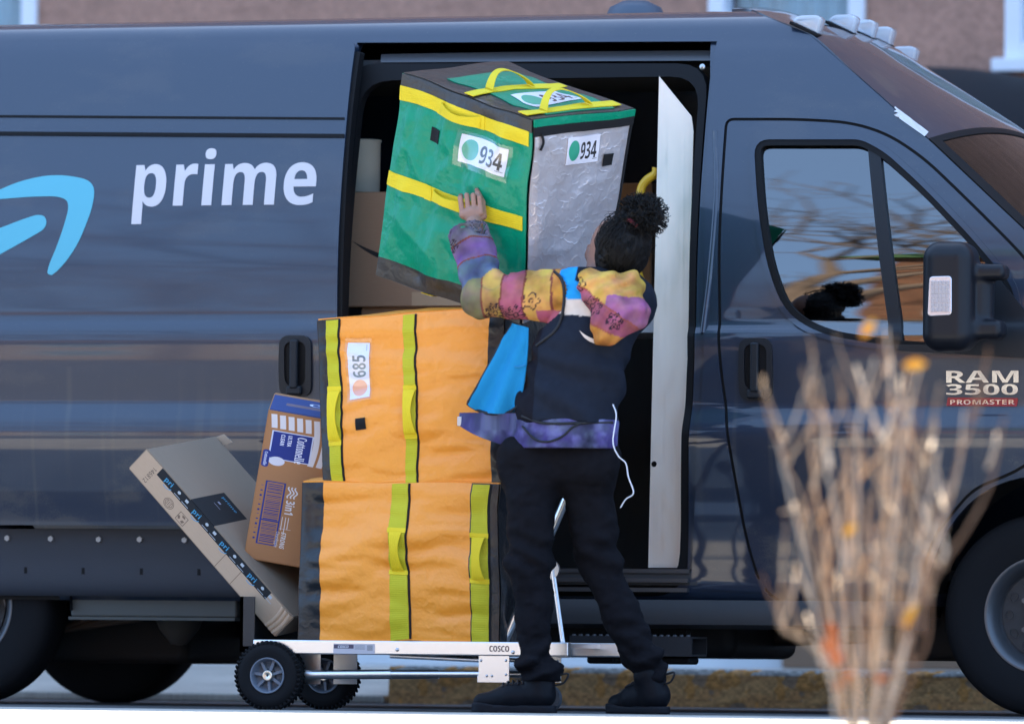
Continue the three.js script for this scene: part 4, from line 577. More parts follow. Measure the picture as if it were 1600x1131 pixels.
  mesh('torn_end', merge([0, 1, 2].map(i => sheet((u, v) => lower0.clone().addScaledVector(Lv, 0.93 + 0.022 * i + 0.008 * Math.sin(v * 3)).addScaledVector(Nv, -v).addScaledVector(Mv, -0.004 - 0.012 * Math.sin(Math.PI * u)).addScaledVector(Lv, 0.018 * u), 4, 6, 0.002))), cardM(cardTex('#c0a58a')), g);
}
{ // boxes inside the van
  const smile = cardTex('#8f6f56', (c, w, h) => { c.fillStyle = '#1e1a1a'; c.beginPath(); c.moveTo(30, h * 0.42); c.quadraticCurveTo(w * 0.4, h * 0.66, w * 0.8, h * 0.6); c.lineTo(w * 0.8, h * 0.66); c.quadraticCurveTo(w * 0.36, h * 0.74, 30, h * 0.42); c.fill(); c.fillRect(14, 14, 22, 14); c.fillStyle = 'rgba(230,210,170,0.25)'; c.fillRect(w * 0.5, h * 0.88, w * 0.35, h * 0.12); }, 512, 440), plain = cardTex('#86674e');
  const put = (name, lab, px0, px1, py0, py1, z, dep, t) => { const g = thing(name, lab, 'box'), o = atZ(px0, py0, z), r = atZ(px1, py1, z); carton(g, o, V(r.x - o.x, 0, 0), V(0, 0, -dep), V(0, r.y - o.y, 0), [cardM(t), cardM(plain), cardM(plain)]); return g; };
  put('shipping_box', 'large brown box with a dark curved arrow inside the van doorway', 538, 752, 302, 477, -0.32, 0.5, smile);
  put('shipping_box', 'plain brown box underneath the box with the curved arrow', 566, 745, 482, 640, -0.34, 0.45, plain);
  put('shipping_box', 'brown box on the shelf deep inside the van behind the yellow rail', 950, 1016, 288, 470, -1.05, 0.3, cardTex('#7c5430'));
  const c = atZ(556, 300, -0.5), h = atZ(556, 222, -0.5); const dr = thing('cardboard_drum', 'pale round cardboard tub standing on the arrow box', 'tub', V(c.x, c.y, -0.55)); const r = 0.075, H = h.y - c.y + 0.012; mesh('wall', new THREE.LatheGeometry([[0, 0], [r, 0], [r * 1.02, H * 0.95], [r * 1.07, H * 0.96], [r * 1.07, H], [0, H]].map(p => new THREE.Vector2(p[0], p[1])), 30), mat(0.42, 0.37, 0.29, 0.8), dr);
}
// ---------------------------------------------------------------- hand truck
{
  const ZN = 1.13, ZF = 0.52, P = (px, py, z = ZN) => atZ(px, py, z), g = thing('hand_truck', 'silver folding hand truck in platform mode carrying the totes', 'hand truck');
  const ax = P(421, 1064), wr = P(421, 1118).distanceTo(ax), yb = P(600, 1023).y, yt = P(600, 1001).y, x0 = P(396, 1012).x, x1 = P(889, 1012).x;
  const chan = z => csg(box(x0, x1, yb, yt, z - 0.02, z + 0.02), box(x0 + 0.004, x1 - 0.004, yb + 0.006, yt - 0.006, z + 0.012, z + 0.05), SUBTRACTION);
  const nr = mesh('side_rail', box(x0, x1, yb, yt, ZN - 0.03, ZN + 0.01, 0.005), alu, g); mesh('side_rail', box(x0, x1 + 0.02, yb, yt, ZF - 0.01, ZF + 0.03, 0.005), alu, g);
  for (let i = 0; i < 6; i++) { const x = mix(x0 + 0.05, x1 - 0.1, i / 5); mesh('cross_bar', box(x, x + 0.035, yt - 0.02, yt - 0.004, ZF + 0.03, ZN - 0.03), alu, g); }
  const stick = canvasTex(400, 90, (c) => { c.fillStyle = '#b9b4b8'; c.fillRect(0, 0, 400, 90); c.fillStyle = '#4a4152'; c.fillRect(6, 8, 190, 36); c.fillStyle = '#ddd'; c.font = 'bold italic 32px sans-serif'; c.fillText('COSCO', 40, 38); c.fillStyle = '#777'; for (let i = 0; i < 5; i++) c.fillRect(205, 12 + i * 9, 100, 3); for (let i = 0; i < 18; i++) c.fillRect(325 + i * 3, 12, 1 + (i % 3), 50); });
  const q0 = P(522, 1021), q1 = P(587, 1006); mesh('maker_sticker', sheet((u, v) => V(mix(q0.x, q1.x, u), mix(q0.y, q1.y, v), ZN + 0.0105), 2, 2, 0.0006), new THREE.MeshStandardMaterial({ map: stick, roughness: 0.5, side: THREE.DoubleSide }), nr);
  const c0 = P(766, 1018), c1 = P(797, 1009); mesh('maker_lettering', stripG(textShapes('COSCO', c0.x, c0.y, c1.x - c0.x, c1.y - c0.y, 0.0012, ZN + 0.0105)), mat(0.05, 0.03, 0.06, 0.6), nr);
  for (const [px, py] of [[622, 1015], [803, 1019], [405, 1012]]) { const p = P(px, py); mesh('rivet', new THREE.SphereGeometry(0.007, 8, 6).scale(1, 1, 0.5).translate(p.x, p.y, ZN + 0.011), steel, nr); }
  const rub = mat(0.008, 0.008, 0.009, 0.8, { specularIntensity: 0.35, bumpMap: grainTex, bumpScale: 0.0006 }), hubM = mat(0.13, 0.15, 0.185, 0.45);
  const tw = 0.075, tg = [new THREE.LatheGeometry([[wr * 0.52, -tw * 0.42], [wr * 0.7, -tw * 0.5], [wr * 0.88, -tw * 0.46], [wr * 0.985, -tw * 0.25], [wr * 0.995, 0], [wr * 0.985, tw * 0.25], [wr * 0.88, tw * 0.46], [wr * 0.7, tw * 0.5], [wr * 0.52, tw * 0.42]].map(p => new THREE.Vector2(p[0], p[1])), 60).rotateX(Math.PI / 2)];
  for (let i = 0; i < 44; i++) for (const s of [-1, 1]) { const b = box(-0.0035, 0.0035, -0.006, 0.006, -0.016, 0.016); b.rotateY(0.5 * s); b.translate(0, wr * 0.965, s * tw * 0.27); b.rotateX(0); b.rotateZ((i + (s > 0 ? 0.5 : 0)) * Math.PI * 2 / 44); tg.push(b); }
  const tyreG = merge(tg), hubG = merge([new THREE.LatheGeometry([[wr * 0.2, 0.0], [wr * 0.36, -0.004], [wr * 0.43, 0.012], [wr * 0.47, 0.034], [wr * 0.52, 0.037], [wr * 0.525, 0.03], [wr * 0.5, 0.0]].map(p => new THREE.Vector2(p[0], p[1])), 40).rotateX(Math.PI / 2), ...Array.from({ length: 7 }, (_, i) => { const b = box(wr * 0.15, wr * 0.46, -0.005, 0.005, -0.012, 0.02); b.rotateZ(i * Math.PI * 2 / 7 + 0.3); return b; }), new THREE.CylinderGeometry(wr * 0.45, wr * 0.45, 0.006, 30).rotateX(Math.PI / 2).translate(0, 0, -0.016)]);
  const bearG = new THREE.LatheGeometry([[0.004, 0.03], [0.016, 0.034], [0.02, 0.03], [0.022, 0.0]].map(p => new THREE.Vector2(p[0], p[1])), 20).rotateX(Math.PI / 2);
  for (const z of [ZN - 0.005, ZF]) { const w = new THREE.Group(); w.name = 'wheel'; w.position.set(ax.x, wr * 0.995, z); g.add(w); mesh('tyre', tyreG, rub, w); mesh('hub', hubG, hubM, w); mesh('bearing', bearG, mat(0.7, 0.68, 0.6, 0.3, { metalness: 1 }), w); }
  mesh('axle', rod(V(ax.x, wr, ZF), V(ax.x, wr, ZN), 0.009), steel, g); const hb = P(483, 1040, ZN - 0.1); for (const z of [ZN - 0.11, ZF + 0.1]) mesh('axle_bracket', box(hb.x - 0.05, hb.x + 0.04, wr - 0.03, yb, z, z + 0.005), alu, g);
  for (const z of [ZN - 0.04, ZF + 0.04]) { const a = P(470, 1054), b = P(606, 1053), c = P(765, 1053); mesh('lower_tube', merge([rod(a.clone().setZ(z), b.clone().setZ(z), 0.0165, 16), rod(b.clone().setZ(z), c.clone().setZ(z), 0.0125, 16)]), alu, g); const d = P(604, 1028); mesh('brace_tube', rod(V(d.x, yb - 0.004, z), V(P(755, 1034).x, P(755, 1032).y, z), 0.008), alu, g); }
  for (const z of [ZN + 0.0, ZF]) { const a = P(748, 1066), b = P(796, 1024); const pl = mesh('bracket_plate', plate([[a.x, P(0, 1047).y], [a.x, b.y], [b.x, b.y], [b.x, a.y], [P(757, 0).x, a.y], [P(757, 0).x, P(0, 1047).y]], z - 0.003, z + 0.003, 0.0008), alu, g); for (const [px, py] of [[752, 1032], [791, 1032], [761, 1056], [769, 1056], [791, 1054]]) { const p = P(px, py); mesh('rivet', new THREE.SphereGeometry(0.005, 8, 6).translate(p.x, p.y, z + 0.003), steel, pl); } }
  const cs = P(784, 1092), cr = 0.05; mesh('caster_fork', merge([box(cs.x - 0.028, cs.x + 0.03, P(0, 1080).y, P(0, 1068).y, ZN - 0.11, ZN - 0.03, 0.004), box(cs.x - 0.02, cs.x + 0.02, cr * 0.8, P(0, 1078).y, ZN - 0.105, ZN - 0.1)]), steel, g); mesh('caster_wheel', new THREE.CylinderGeometry(cr, cr, 0.03, 28).rotateX(Math.PI / 2).translate(cs.x, cr, ZN - 0.07), mat(0.06, 0.065, 0.075, 0.5), g);
  mesh('caster_wheel', new THREE.CylinderGeometry(cr, cr, 0.03, 28).rotateX(Math.PI / 2).translate(cs.x, cr, ZF + 0.07), mat(0.06, 0.065, 0.075, 0.5), g);
  const n0 = P(371, 1018), n1 = P(400, 932); mesh('nose_plate', merge([box(n0.x, n0.x + 0.012, n0.y, n1.y, ZF - 0.02, ZN - 0.02), box(n0.x, n0.x + 0.06, n0.y, n0.y + 0.02, ZF, ZN - 0.02), box(n0.x, n0.x + 0.055, n0.y, n1.y, ZN - 0.028, ZN - 0.02)]), mat(0.012, 0.012, 0.014, 0.45), g);
  for (const z of [ZN - 0.08, ZF + 0.06]) { const a = P(788, 1003, z), b = P(890, 766, z), j = P(862, 890, z), e = P(885, 1024, z); mesh('handle_tube', rod(a, b, 0.0155, 16), alu, g); mesh('handle_strut', rod(V(j.x + 0.01, j.y, z + 0.02), V(e.x, e.y, z + 0.02), 0.009, 12), alu, g); const jt = mesh('handle_joint', new THREE.CylinderGeometry(0.035, 0.035, 0.016, 28).rotateX(Math.PI / 2).translate(j.x, j.y, z + 0.018), steel, g); mesh('joint_knob', box(j.x - 0.03, j.x - 0.012, j.y - 0.01, j.y + 0.018, z + 0.02, z + 0.03, 0.003), mat(0.3, 0.5, 0.05, 0.5), jt); mesh('strut_bracket', box(e.x - 0.035, e.x + 0.012, e.y - 0.008, e.y + 0.035, z, z + 0.012, 0.003), alu, g); }
  const ha = P(890, 766, ZN - 0.08), hb2 = P(890, 766, ZF + 0.06); mesh('handle_grip', rod(ha, hb2, 0.017), rubber, g);
}

// ---------------------------------------------------------------- person lifting the green tote
{
  const g = thing('person', 'person in navy vest and tie-dyed jacket lifting the green tote, seen from behind', 'person');
  const J = (px, py, z) => atZ(px, py, z), toPx = p => { const d = p.clone().sub(CAM), k = d.dot(FWD); return [W0 / 2 + FPX * d.dot(RGT) / k, H0 / 2 - FPX * d.dot(UPV) / k]; };
  const march = (f, px, py) => { const d = ray(px, py); let t = DIST - 2.6; for (let i = 0; i < 300; i++) { const p = CAM.clone().addScaledVector(d, t), s = f(p.x, p.y, p.z); if (s < 0.0008) return p; t += Math.max(0.001, s * 0.7); if (t > DIST + 1) break; } return CAM.clone().addScaledVector(d, DIST - 1.3); };
  // where the gripped strap is
  let best = null; for (let u = 0.3; u < 0.8; u += 0.02) for (let v = 0.3; v < 0.7; v += 0.02) { const p = greenFace(u, v, 0.01), q = toPx(p), e = Math.hypot(q[0] - 736, q[1] - 318); if (!best || e < best.e) best = { e, p }; }
  const zf = best.p.z, fn = greenFace.n;
  const lin3 = (r, gg, b) => [r, gg, b];
  // ---- joints
  const TZ = 1.33, SH = J(884, 462, TZ - 0.02), EL = J(757, 462, TZ + 0.0), WR = J(741, 350, zf + 0.075), CU = J(731, 358, zf + 0.085);
  const T1 = J(936, 482, TZ - 0.03), T2 = J(906, 560, TZ), T3 = J(888, 640, TZ + 0.01), T4 = J(877, 697, TZ + 0.01), RS = J(985, 472, TZ - 0.08), RE = J(945, 535, TZ - 0.36), RH = J(932, 455, TZ - 0.42);
  const NK = J(938, 438, TZ - 0.06), HD = J(959, 390, TZ - 0.1);
  const HL = J(833, 715, TZ + 0.02), HR = J(915, 712, TZ - 0.02), KL = J(829, 880, TZ + 0.05), AL = J(842, 1052, TZ + 0.05), KR = J(934, 878, TZ - 0.08), AR = J(1013, 1050, TZ - 0.15);
  const sq = 0.72;                                                  // bodies are flatter front to back
  const torso = (x, y, z, o) => { const zz = (z - TZ) / sq + TZ, f = p => ({ x: p.x, y: p.y, z: (p.z - TZ) / sq + TZ }); let d = bone(x, y, zz, f(T1), f(T2), 0.125 + o, 0.142 + o); d = smin(d, bone(x, y, zz, f(T2), f(T3), 0.142 + o, 0.155 + o), 0.05); d = smin(d, bone(x, y, zz, f(T3), f(T4), 0.155 + o, 0.162 + o), 0.05); d = smin(d, bone(x, y, z, SH, RS, 0.07 + o, 0.075 + o), 0.08); return d * 0.85; };
  const legs = (x, y, z, o) => { let d = bone(x, y, z, HL, KL, 0.095 + o, 0.073 + o); d = smin(d, bone(x, y, z, KL, AL, 0.073 + o, 0.061 + o), 0.03); let e = bone(x, y, z, HR, KR, 0.095 + o, 0.072 + o); e = smin(e, bone(x, y, z, KR, AR, 0.072 + o, 0.062 + o), 0.03); let m = smin(d, e, 0.035); return smin(m, bone(x, y, (z - TZ) / 0.8 + TZ, HL, HR, 0.115 + o, 0.115 + o), 0.06); };
  // ---- body: one continuous figure (head, neck, torso, arms, hands, legs)
  const fingers = [];
  const Z0 = zf + 0.03;
  for (let i = 0; i < 4; i++) { const bx = 721 + i * 9.5, k = J(bx + 2, 337 - i * 1.5, Z0 + 0.034), p = J(bx - 2 + i * 0.6, 309 - (i === 1 || i === 2 ? 4 : 0), Z0 + 0.022), q = J(bx - 1, 306, Z0 - 0.012), t = J(bx, 319, Z0 - 0.022); fingers.push([k, p, 0.0102, 0.0092], [p, q, 0.0092, 0.0086], [q, t, 0.009, 0.0078]); }
  const th = [[J(755, 338, Z0 + 0.02), J(753, 316, Z0 + 0.006), 0.0135, 0.0115], [J(753, 316, Z0 + 0.006), J(745, 297, Z0 - 0.004), 0.0115, 0.0085]];
  const hand = (x, y, z) => { let d = bone(x, y, z, J(742, 352, Z0 + 0.036), J(738, 334, Z0 + 0.03), 0.027, 0.026); d = smin(d, bone(x, y, z, J(725, 335, Z0 + 0.026), J(748, 331, Z0 + 0.022), 0.018, 0.02), 0.02); for (const f of fingers) d = smin(d, bone(x, y, z, ...f), 0.0025); for (const f of th) d = smin(d, bone(x, y, z, ...f), 0.008); return smin(d, bone(x, y, z, J(742, 352, Z0 + 0.036), CU.clone().lerp(EL, 0.3), 0.026, 0.034), 0.01); };
  const rHand = [[RH, RH.clone().add(V(-0.05, 0.07, -0.02)), 0.034, 0.022]]; for (let i = 0; i < 4; i++) rHand.push([RH.clone().add(V(-0.04, 0.05 - 0.022 * i + 0.02, -0.02)), RH.clone().add(V(-0.12, 0.075 - 0.024 * i, -0.04)), 0.011, 0.008]); rHand.push([RH, RH.clone().add(V(-0.02, 0.09, 0.03)), 0.014, 0.01]);
  const headF = (x, y, z) => { const p = { x: x - HD.x, y: y - HD.y, z: z - HD.z }; let d = (Math.hypot(p.x / 0.082, p.y / 0.112, p.z / 0.098) - 1) * 0.082; d = smin(d, bone(x, y, z, J(938, 405, TZ - 0.15), J(926, 398, TZ - 0.2), 0.05, 0.03), 0.04);
    d = smin(d, bone(x, y, z, J(923, 386, TZ - 0.22), J(920, 392, TZ - 0.24), 0.016, 0.01), 0.012);        // nose, turned away
    d = smin(d, Math.hypot((x - J(929, 384, TZ - 0.05).x) / 0.6, y - J(929, 384, TZ - 0.05).y, z - (TZ - 0.06)) - 0.026, 0.006);  // ear
    return smin(d, bone(x, y, z, J(933, 442, TZ - 0.05), J(943, 410, TZ - 0.09), 0.055, 0.053), 0.03); };
  const bodyF = (x, y, z) => { let d = Math.min(torso(x, y, z, -0.07), legs(x, y, z, -0.03)); d = smin(d, headF(x, y, z), 0.03); d = smin(d, bone(x, y, z, SH, EL, 0.055, 0.042), 0.03); d = smin(d, bone(x, y, z, EL, WR, 0.042, 0.03), 0.02); d = Math.min(d, hand(x, y, z)); let r = bone(x, y, z, RS, RE, 0.055, 0.042); r = smin(r, bone(x, y, z, RE, RH, 0.042, 0.03), 0.02); for (const f of rHand) r = smin(r, bone(x, y, z, ...f), 0.008); return smin(d, r, 0.03); };
  const skinM = mat(1, 1, 1, 0.55, { vertexColors: true });
  const fine = (f, lo, hi, cell, col) => sdfMesh(f, lo, hi, cell, col);
  const skinC = (x, y, z) => { const n = 0.93 + 0.12 * fbm(x * 40, y * 40, z * 40, 3); const pal = Math.hypot(x - WR.x, y - WR.y) < 0.12 ? [0.36, 0.19, 0.13] : [0.27, 0.13, 0.085]; return [pal[0] * n, pal[1] * n, pal[2] * n]; };
  // the hand gets a finer grid than the rest; both pieces are merged into one mesh
  const cutY = J(735, 372, zf).y, nearHand = (x, y, z) => Math.max(-(y - cutY), Math.hypot(x - WR.x, y - J(0, 325, zf).y, z - Z0) - 0.17);
  const bodyG = mergeGeometries([fine((x, y, z) => { const h = nearHand(x, y, z); return Math.max(bodyF(x, y, z), -h); }, V(J(690, 0, TZ).x - 0.05, 0.1, zf - 0.25), V(J(1045, 0, TZ).x + 0.1, 1.95, TZ + 0.25), 0.012, skinC), fine((x, y, z) => Math.max(bodyF(x, y, z), nearHand(x, y, z) - 0.001), V(WR.x - 0.1, cutY - 0.02, Z0 - 0.06), V(WR.x + 0.1, cutY + 0.22, Z0 + 0.1), 0.0032, skinC)]);
  mesh('body', bodyG, skinM, g);
  // ---- trousers
  const clothM = (o = {}) => mat(1, 1, 1, 0.85, { vertexColors: true, specularIntensity: 0.2, ...o });
  const hemY = J(0, 700, TZ).y;
  const pantF = (x, y, z) => { const w = 0.026 * fbm(x * 8, y * 13, z * 8, 4) * (1 + 1.2 * sstep(0.5, 0.1, y)) + 0.011 * Math.sin(y * 75 + 6 * noise(x * 8, y * 5, z * 8)) * sstep(0.34, 0.16, y) + 0.009 * Math.sin(y * 60 + x * 40 + 5 * noise(x * 6, y * 6, z * 6)) * sstep(0.12, 0.0, Math.abs(y - 0.55)); return Math.max(legs(x, y, z, 0.004) + w, y - hemY - 0.1, J(0, 1056, TZ).y - y + 0.02 * (z - TZ)) * 0.8; };
  const pantG = fine(pantF, V(J(770, 0, TZ).x - 0.05, 0.08, TZ - 0.35), V(J(1050, 0, TZ).x + 0.05, 1.08, TZ + 0.25), 0.0075, (x, y, z) => { const n = 0.9 + 0.3 * fbm(x * 60, y * 60, z * 60, 2); return [0.0075 * n, 0.0072 * n, 0.0095 * n]; });
  mesh('trousers', pantG, clothM({ roughness: 0.9 }), g);
  const seam = (pts, f, r, m, name, parent, lift = 0.001) => mesh(name, tube(pts.map(p => { const q = march(f, p[0], p[1]); return q.addScaledVector(FWD, -lift); }), r, pts.length * 8, 6), m, parent);
  const black = mat(0.007, 0.007, 0.009, 0.7);
  // ---- jacket: sleeves, hem, hood
  const wr = (x, y, z, a) => a * (fbm(x * 14, y * 14, z * 14, 3) + 0.6 * (0.5 - Math.abs(fbm(x * 9 + 3, y * 9, z * 9, 2)) * 2));
  const cuffN = CU.clone().sub(EL).normalize();
  const elbowFold = (x, y, z) => { const d = Math.hypot(x - EL.x - 0.04, y - EL.y - 0.03, z - EL.z); return 0.009 * Math.sin(d * 110 + 3 * noise(x * 14, y * 14, z * 14)) * sstep(0.16, 0.03, d); };
  const sleeveF = (x, y, z) => { let d = bone(x, y, z, SH, EL, 0.096, 0.083); d = smin(d, bone(x, y, z, EL, CU, 0.078, 0.074), 0.03); d += wr(x, y, z, 0.017) + elbowFold(x, y, z); const s = (x - CU.x) * cuffN.x + (y - CU.y) * cuffN.y + (z - CU.z) * cuffN.z; d = Math.max(d, s - 0.0); return Math.max(d, -Math.max(bone(x, y, z, EL, CU.clone().addScaledVector(cuffN, 0.1), 0.066, 0.066), -(s + 0.06))) * 0.8; };
  const rSleeve = (x, y, z) => { let d = bone(x, y, z, RS, RE, 0.09, 0.075); return smin(d, bone(x, y, z, RE, RH, 0.075, 0.06), 0.03) + wr(x, y, z, 0.008); };
  const hoodPts = [[J(926, 450, TZ + 0.08), J(948, 520, TZ + 0.125), 0.03, 0.034], [J(948, 520, TZ + 0.125), J(994, 492, TZ + 0.05), 0.036, 0.026], [J(994, 492, TZ + 0.05), J(980, 444, TZ - 0.0), 0.03, 0.03], [J(945, 452, TZ + 0.09), J(965, 490, TZ + 0.12), 0.036, 0.042], [J(936, 442, TZ + 0.05), J(985, 446, TZ + 0.03), 0.03, 0.04], [J(925, 445, TZ + 0.07), J(985, 478, TZ + 0.07), 0.04, 0.045]];
  const hoodF = (x, y, z) => { let d = 9; for (const h of hoodPts) d = smin(d, bone(x, y, z, ...h), 0.055); d += wr(x, y, z, 0.012) - 0.006 + 0.0045 * Math.sin((x * 0.8 - y) * 70 + 4 * noise(x * 9, y * 9, z * 9)); return d * 0.75; };
  const hemF = (x, y, z) => Math.max(torso(x, y, z, 0.016 + 0.05 * sstep(J(0, 640, TZ).y, J(0, 705, TZ).y, y) * 0.35) + wr(x, y, z, 0.008), y - J(0, 657, TZ).y, J(0, 701, TZ).y - y);
  const underF = (x, y, z) => Math.max(torso(x, y, z, 0.004), y - J(0, 432, TZ).y, J(0, 695, TZ).y - y);
  const jacketF = (x, y, z) => Math.min(sleeveF(x, y, z), rSleeve(x, y, z), hemF(x, y, z), underF(x, y, z));
  const motifs = [[774, 489, 15, 9, 0], [806, 492, 15, 8, 1], [830, 470, 13, 5, 2], [704, 385, 11, 6, 0]].map(m => { const p = march(sleeveF, m[0], m[1]); return { p, r: m[2] / 439, n: m[3], k: m[4] }; });
  const hMot = [[926, 478, 14, 7, 1], [960, 502, 13, 6, 0], [905, 444, 10, 5, 2]].map(m => ({ p: march(hoodF, m[0], m[1]), r: m[2] / 439, n: m[3], k: m[4] }));
  const drawMotif = (list, x, y, z) => { for (const m of list) { const dx = (x - m.p.x) * RGT.x + (y - m.p.y) * RGT.y + (z - m.p.z) * RGT.z, dy = (x - m.p.x) * UPV.x + (y - m.p.y) * UPV.y + (z - m.p.z) * UPV.z, r = Math.hypot(dx, dy); if (r > m.r * 1.15 || Math.abs(z - m.p.z) > 0.06) continue; const a = Math.atan2(dy, dx), pet = Math.abs(Math.cos(m.n * a / 2)), R = m.r * (0.62 + 0.4 * pet), w = 0.0022; if (Math.abs(r - R) < w || Math.abs(r - m.r * 0.24) < w * 0.8 || (r < m.r * 0.85 && r > m.r * 0.4 && pet > 0.93 && m.k !== 2) || (r < R * 0.72 && r > R * 0.66 && m.k === 0)) return true; } return false; };
  const band = (t, cuts, cols, dst, wob) => { for (let i = 0; i < cuts.length; i++) { if (Math.abs(t + wob - cuts[i]) < dst) return [0.26, 0.07, 0.05]; if (t + wob < cuts[i]) return cols[i]; } return cols[cuts.length]; };
  const OR = [0.66, 0.28, 0.06], YE = [0.74, 0.4, 0.1], MG = [0.46, 0.13, 0.16], TN = [0.58, 0.34, 0.1], OL = [0.24, 0.2, 0.11], BL = [0.12, 0.155, 0.24], VI = [0.24, 0.14, 0.28], LI = [0.235, 0.19, 0.25], PU = [0.09, 0.085, 0.2];
  const dye = (c, x, y, z, a = 0.4) => { const n = 0.74 + a * fbm(x * 16, y * 16, z * 16, 4) * 1.6, s = 1 + 0.35 * fbm(x * 25 + 5, y * 25, z * 25, 3); return [c[0] * n, c[1] * n * s, c[2] * n / s]; };
  const jackC = (x, y, z) => {
    if (y < J(0, 600, TZ).y) { const m = sstep(-0.15, 0.35, fbm(x * 22, y * 22, z * 22, 4)); return dye([mix(0.07, 0.15, m), mix(0.065, 0.15, m), mix(0.16, 0.31, m)], x, y, z, 0.6); }
    const ds = bone(x, y, z, SH, EL, 0.1, 0.088), df = bone(x, y, z, EL, CU, 0.08, 0.076);
    if (Math.min(ds, df) > 0.05) return dye(OR, x, y, z);
    if (drawMotif(motifs, x, y, z)) return [0.035, 0.02, 0.03];
    const wob = 0.03 * noise(x * 14, y * 14, z * 14), t = boneT(x, y, z, SH, EL), s = boneT(x, y, z, EL, CU);
    if (df < ds && s > 0.02) return dye(band(s, [0.12, 0.44, 0.74], [OL, BL, VI, LI], 0.013, wob), x, y, z);
    const low = y < mix(SH.y, EL.y, t) - 0.055 && t < 0.3; if (low) return dye(MG, x, y, z);
    return dye(band(t, [0.12, 0.44, 0.74, 0.98], [OR, YE, MG, TN, OL], 0.012, wob), x, y, z);
  };
  mesh('jacket', fine(jacketF, V(J(680, 0, TZ).x - 0.04, J(0, 710, TZ).y, zf - 0.15), V(J(1010, 0, TZ).x + 0.12, J(0, 335, TZ).y, TZ + 0.24), 0.0055, jackC), clothM(), g);
  mesh('hood', fine(hoodF, V(J(870, 0, TZ).x - 0.03, J(0, 560, TZ).y, TZ - 0.12), V(J(1025, 0, TZ).x + 0.08, J(0, 405, TZ).y, TZ + 0.28), 0.005, (x, y, z) => {
    if (drawMotif(hMot, x, y, z)) return [0.035, 0.02, 0.03];
    const a = (x - J(935, 480, TZ + 0.1).x) * 439 + 4 * noise(x * 20, y * 20, z * 20), b = -(y - J(935, 480, TZ + 0.1).y) * 439 + 4 * noise(y * 20, x * 20, z * 20);  // rough pattern pieces, in garment units
    const e1 = b - (a * 0.75 - 14), e2 = b - (a * 0.5 + 26), e3 = b + 16 - a * 0.02; let c = YE; const st = Math.abs(e1) < 1.6 && b > -34 || Math.abs(e2) < 1.6 && a < 30;
    if (st) return [0.3, 0.08, 0.06]; if (e1 > 0) c = MG; if (e2 > 0) c = OR; if (e1 < 0 && e3 > 0 && a > 18) c = [0.42, 0.15, 0.26]; return dye(c, x, y, z); }), clothM(), g);
  // ---- vest
  const vTop = J(0, 424, TZ).y, vBot = J(0, 661, TZ).y;
  const arm = (x, y, z) => bone(x, y, z, J(868, 470, TZ), J(790, 480, TZ), 0.098, 0.12);
  const vestF = (x, y, z) => { const w = wr(x, y, z, 0.008) + 0.008 * Math.sin((y + 0.45 * x) * 48 + 5 * noise(x * 5, y * 5, z * 5)) * sstep(J(0, 520, TZ).y, J(0, 590, TZ).y, y); let d = torso(x, y, z, 0.021) + w; d = smin(d, bone(x, y, z, J(912, 432, TZ - 0.02), J(975, 440, TZ - 0.06), 0.05, 0.052), 0.03); d = Math.max(d, y - vTop, vBot - y + 0.006 * Math.sin(x * 22)); return Math.max(d, -arm(x, y, z)) * 0.8; };
  const yC = J(0, 474, TZ).y, yW = J(0, 498, TZ).y, sideX = J(850, 600, TZ).x;
  mesh('vest', fine(vestF, V(J(800, 0, TZ).x - 0.03, vBot - 0.02, TZ - 0.28), V(J(1000, 0, TZ).x + 0.1, vTop + 0.06, TZ + 0.26), 0.0055, (x, y, z) => { const yy = y + (x - J(900, 480, TZ).x) * 0.1, n = 0.92 + 0.2 * fbm(x * 50, y * 50, z * 50, 2); if (y > J(0, 447, TZ).y && x > J(905, 440, TZ).x) return [0.012, 0.014, 0.02]; if (x > J(962, 480, TZ).x) return [0.013 * n, 0.017 * n, 0.028 * n]; if (yy > yC) return [0.02 * n, 0.31 * n, 0.66 * n]; if (yy > yW) return [0.72 * n, 0.6 * n, 0.5 * n]; if (x < sideX + 0.02 * noise(1, y * 6)) return [0.008 * n, 0.007 * n, 0.011 * n]; return [0.013 * n, 0.017 * n, 0.028 * n]; }), clothM({ roughness: 0.7 }), g);
  seam([[866, 424], [876, 434], [881, 450], [881, 474], [876, 500], [866, 518], [850, 531], [838, 540]], (x, y, z) => Math.min(vestF(x, y, z), sleeveF(x, y, z)), 0.0055, black, 'vest_piping', g, 0.003);
  seam([[815, 650], [850, 661], [905, 661], [958, 660]], (x, y, z) => Math.min(vestF(x, y, z), hemF(x, y, z)), 0.005, black, 'vest_piping', g, 0.002);
  seam([[806, 652], [818, 668], [836, 686], [856, 690], [878, 682], [894, 668], [908, 661]], (x, y, z) => Math.min(vestF(x, y, z), hemF(x, y, z)), 0.0042, black, 'drawcord', g, 0.004);
  const smileM = mat(0.74, 0.62, 0.52, 0.6), up = [[905, 516], [916, 524], [930, 530], [946, 531], [962, 528], [976, 521]], dn = [[905, 516], [914, 528], [928, 536], [946, 539], [962, 536], [978, 524]];
  { const cu = l => new THREE.CatmullRomCurve3(l.map(p => V(p[0], p[1], 0))), a = cu(up), b = cu(dn); mesh('vest_logo', sheet((u, v) => { const p = a.getPoint(u).lerp(b.getPoint(u), v); return march(vestF, p.x, p.y).addScaledVector(FWD, -0.003); }, 30, 4, 0.002), smileM, g); }
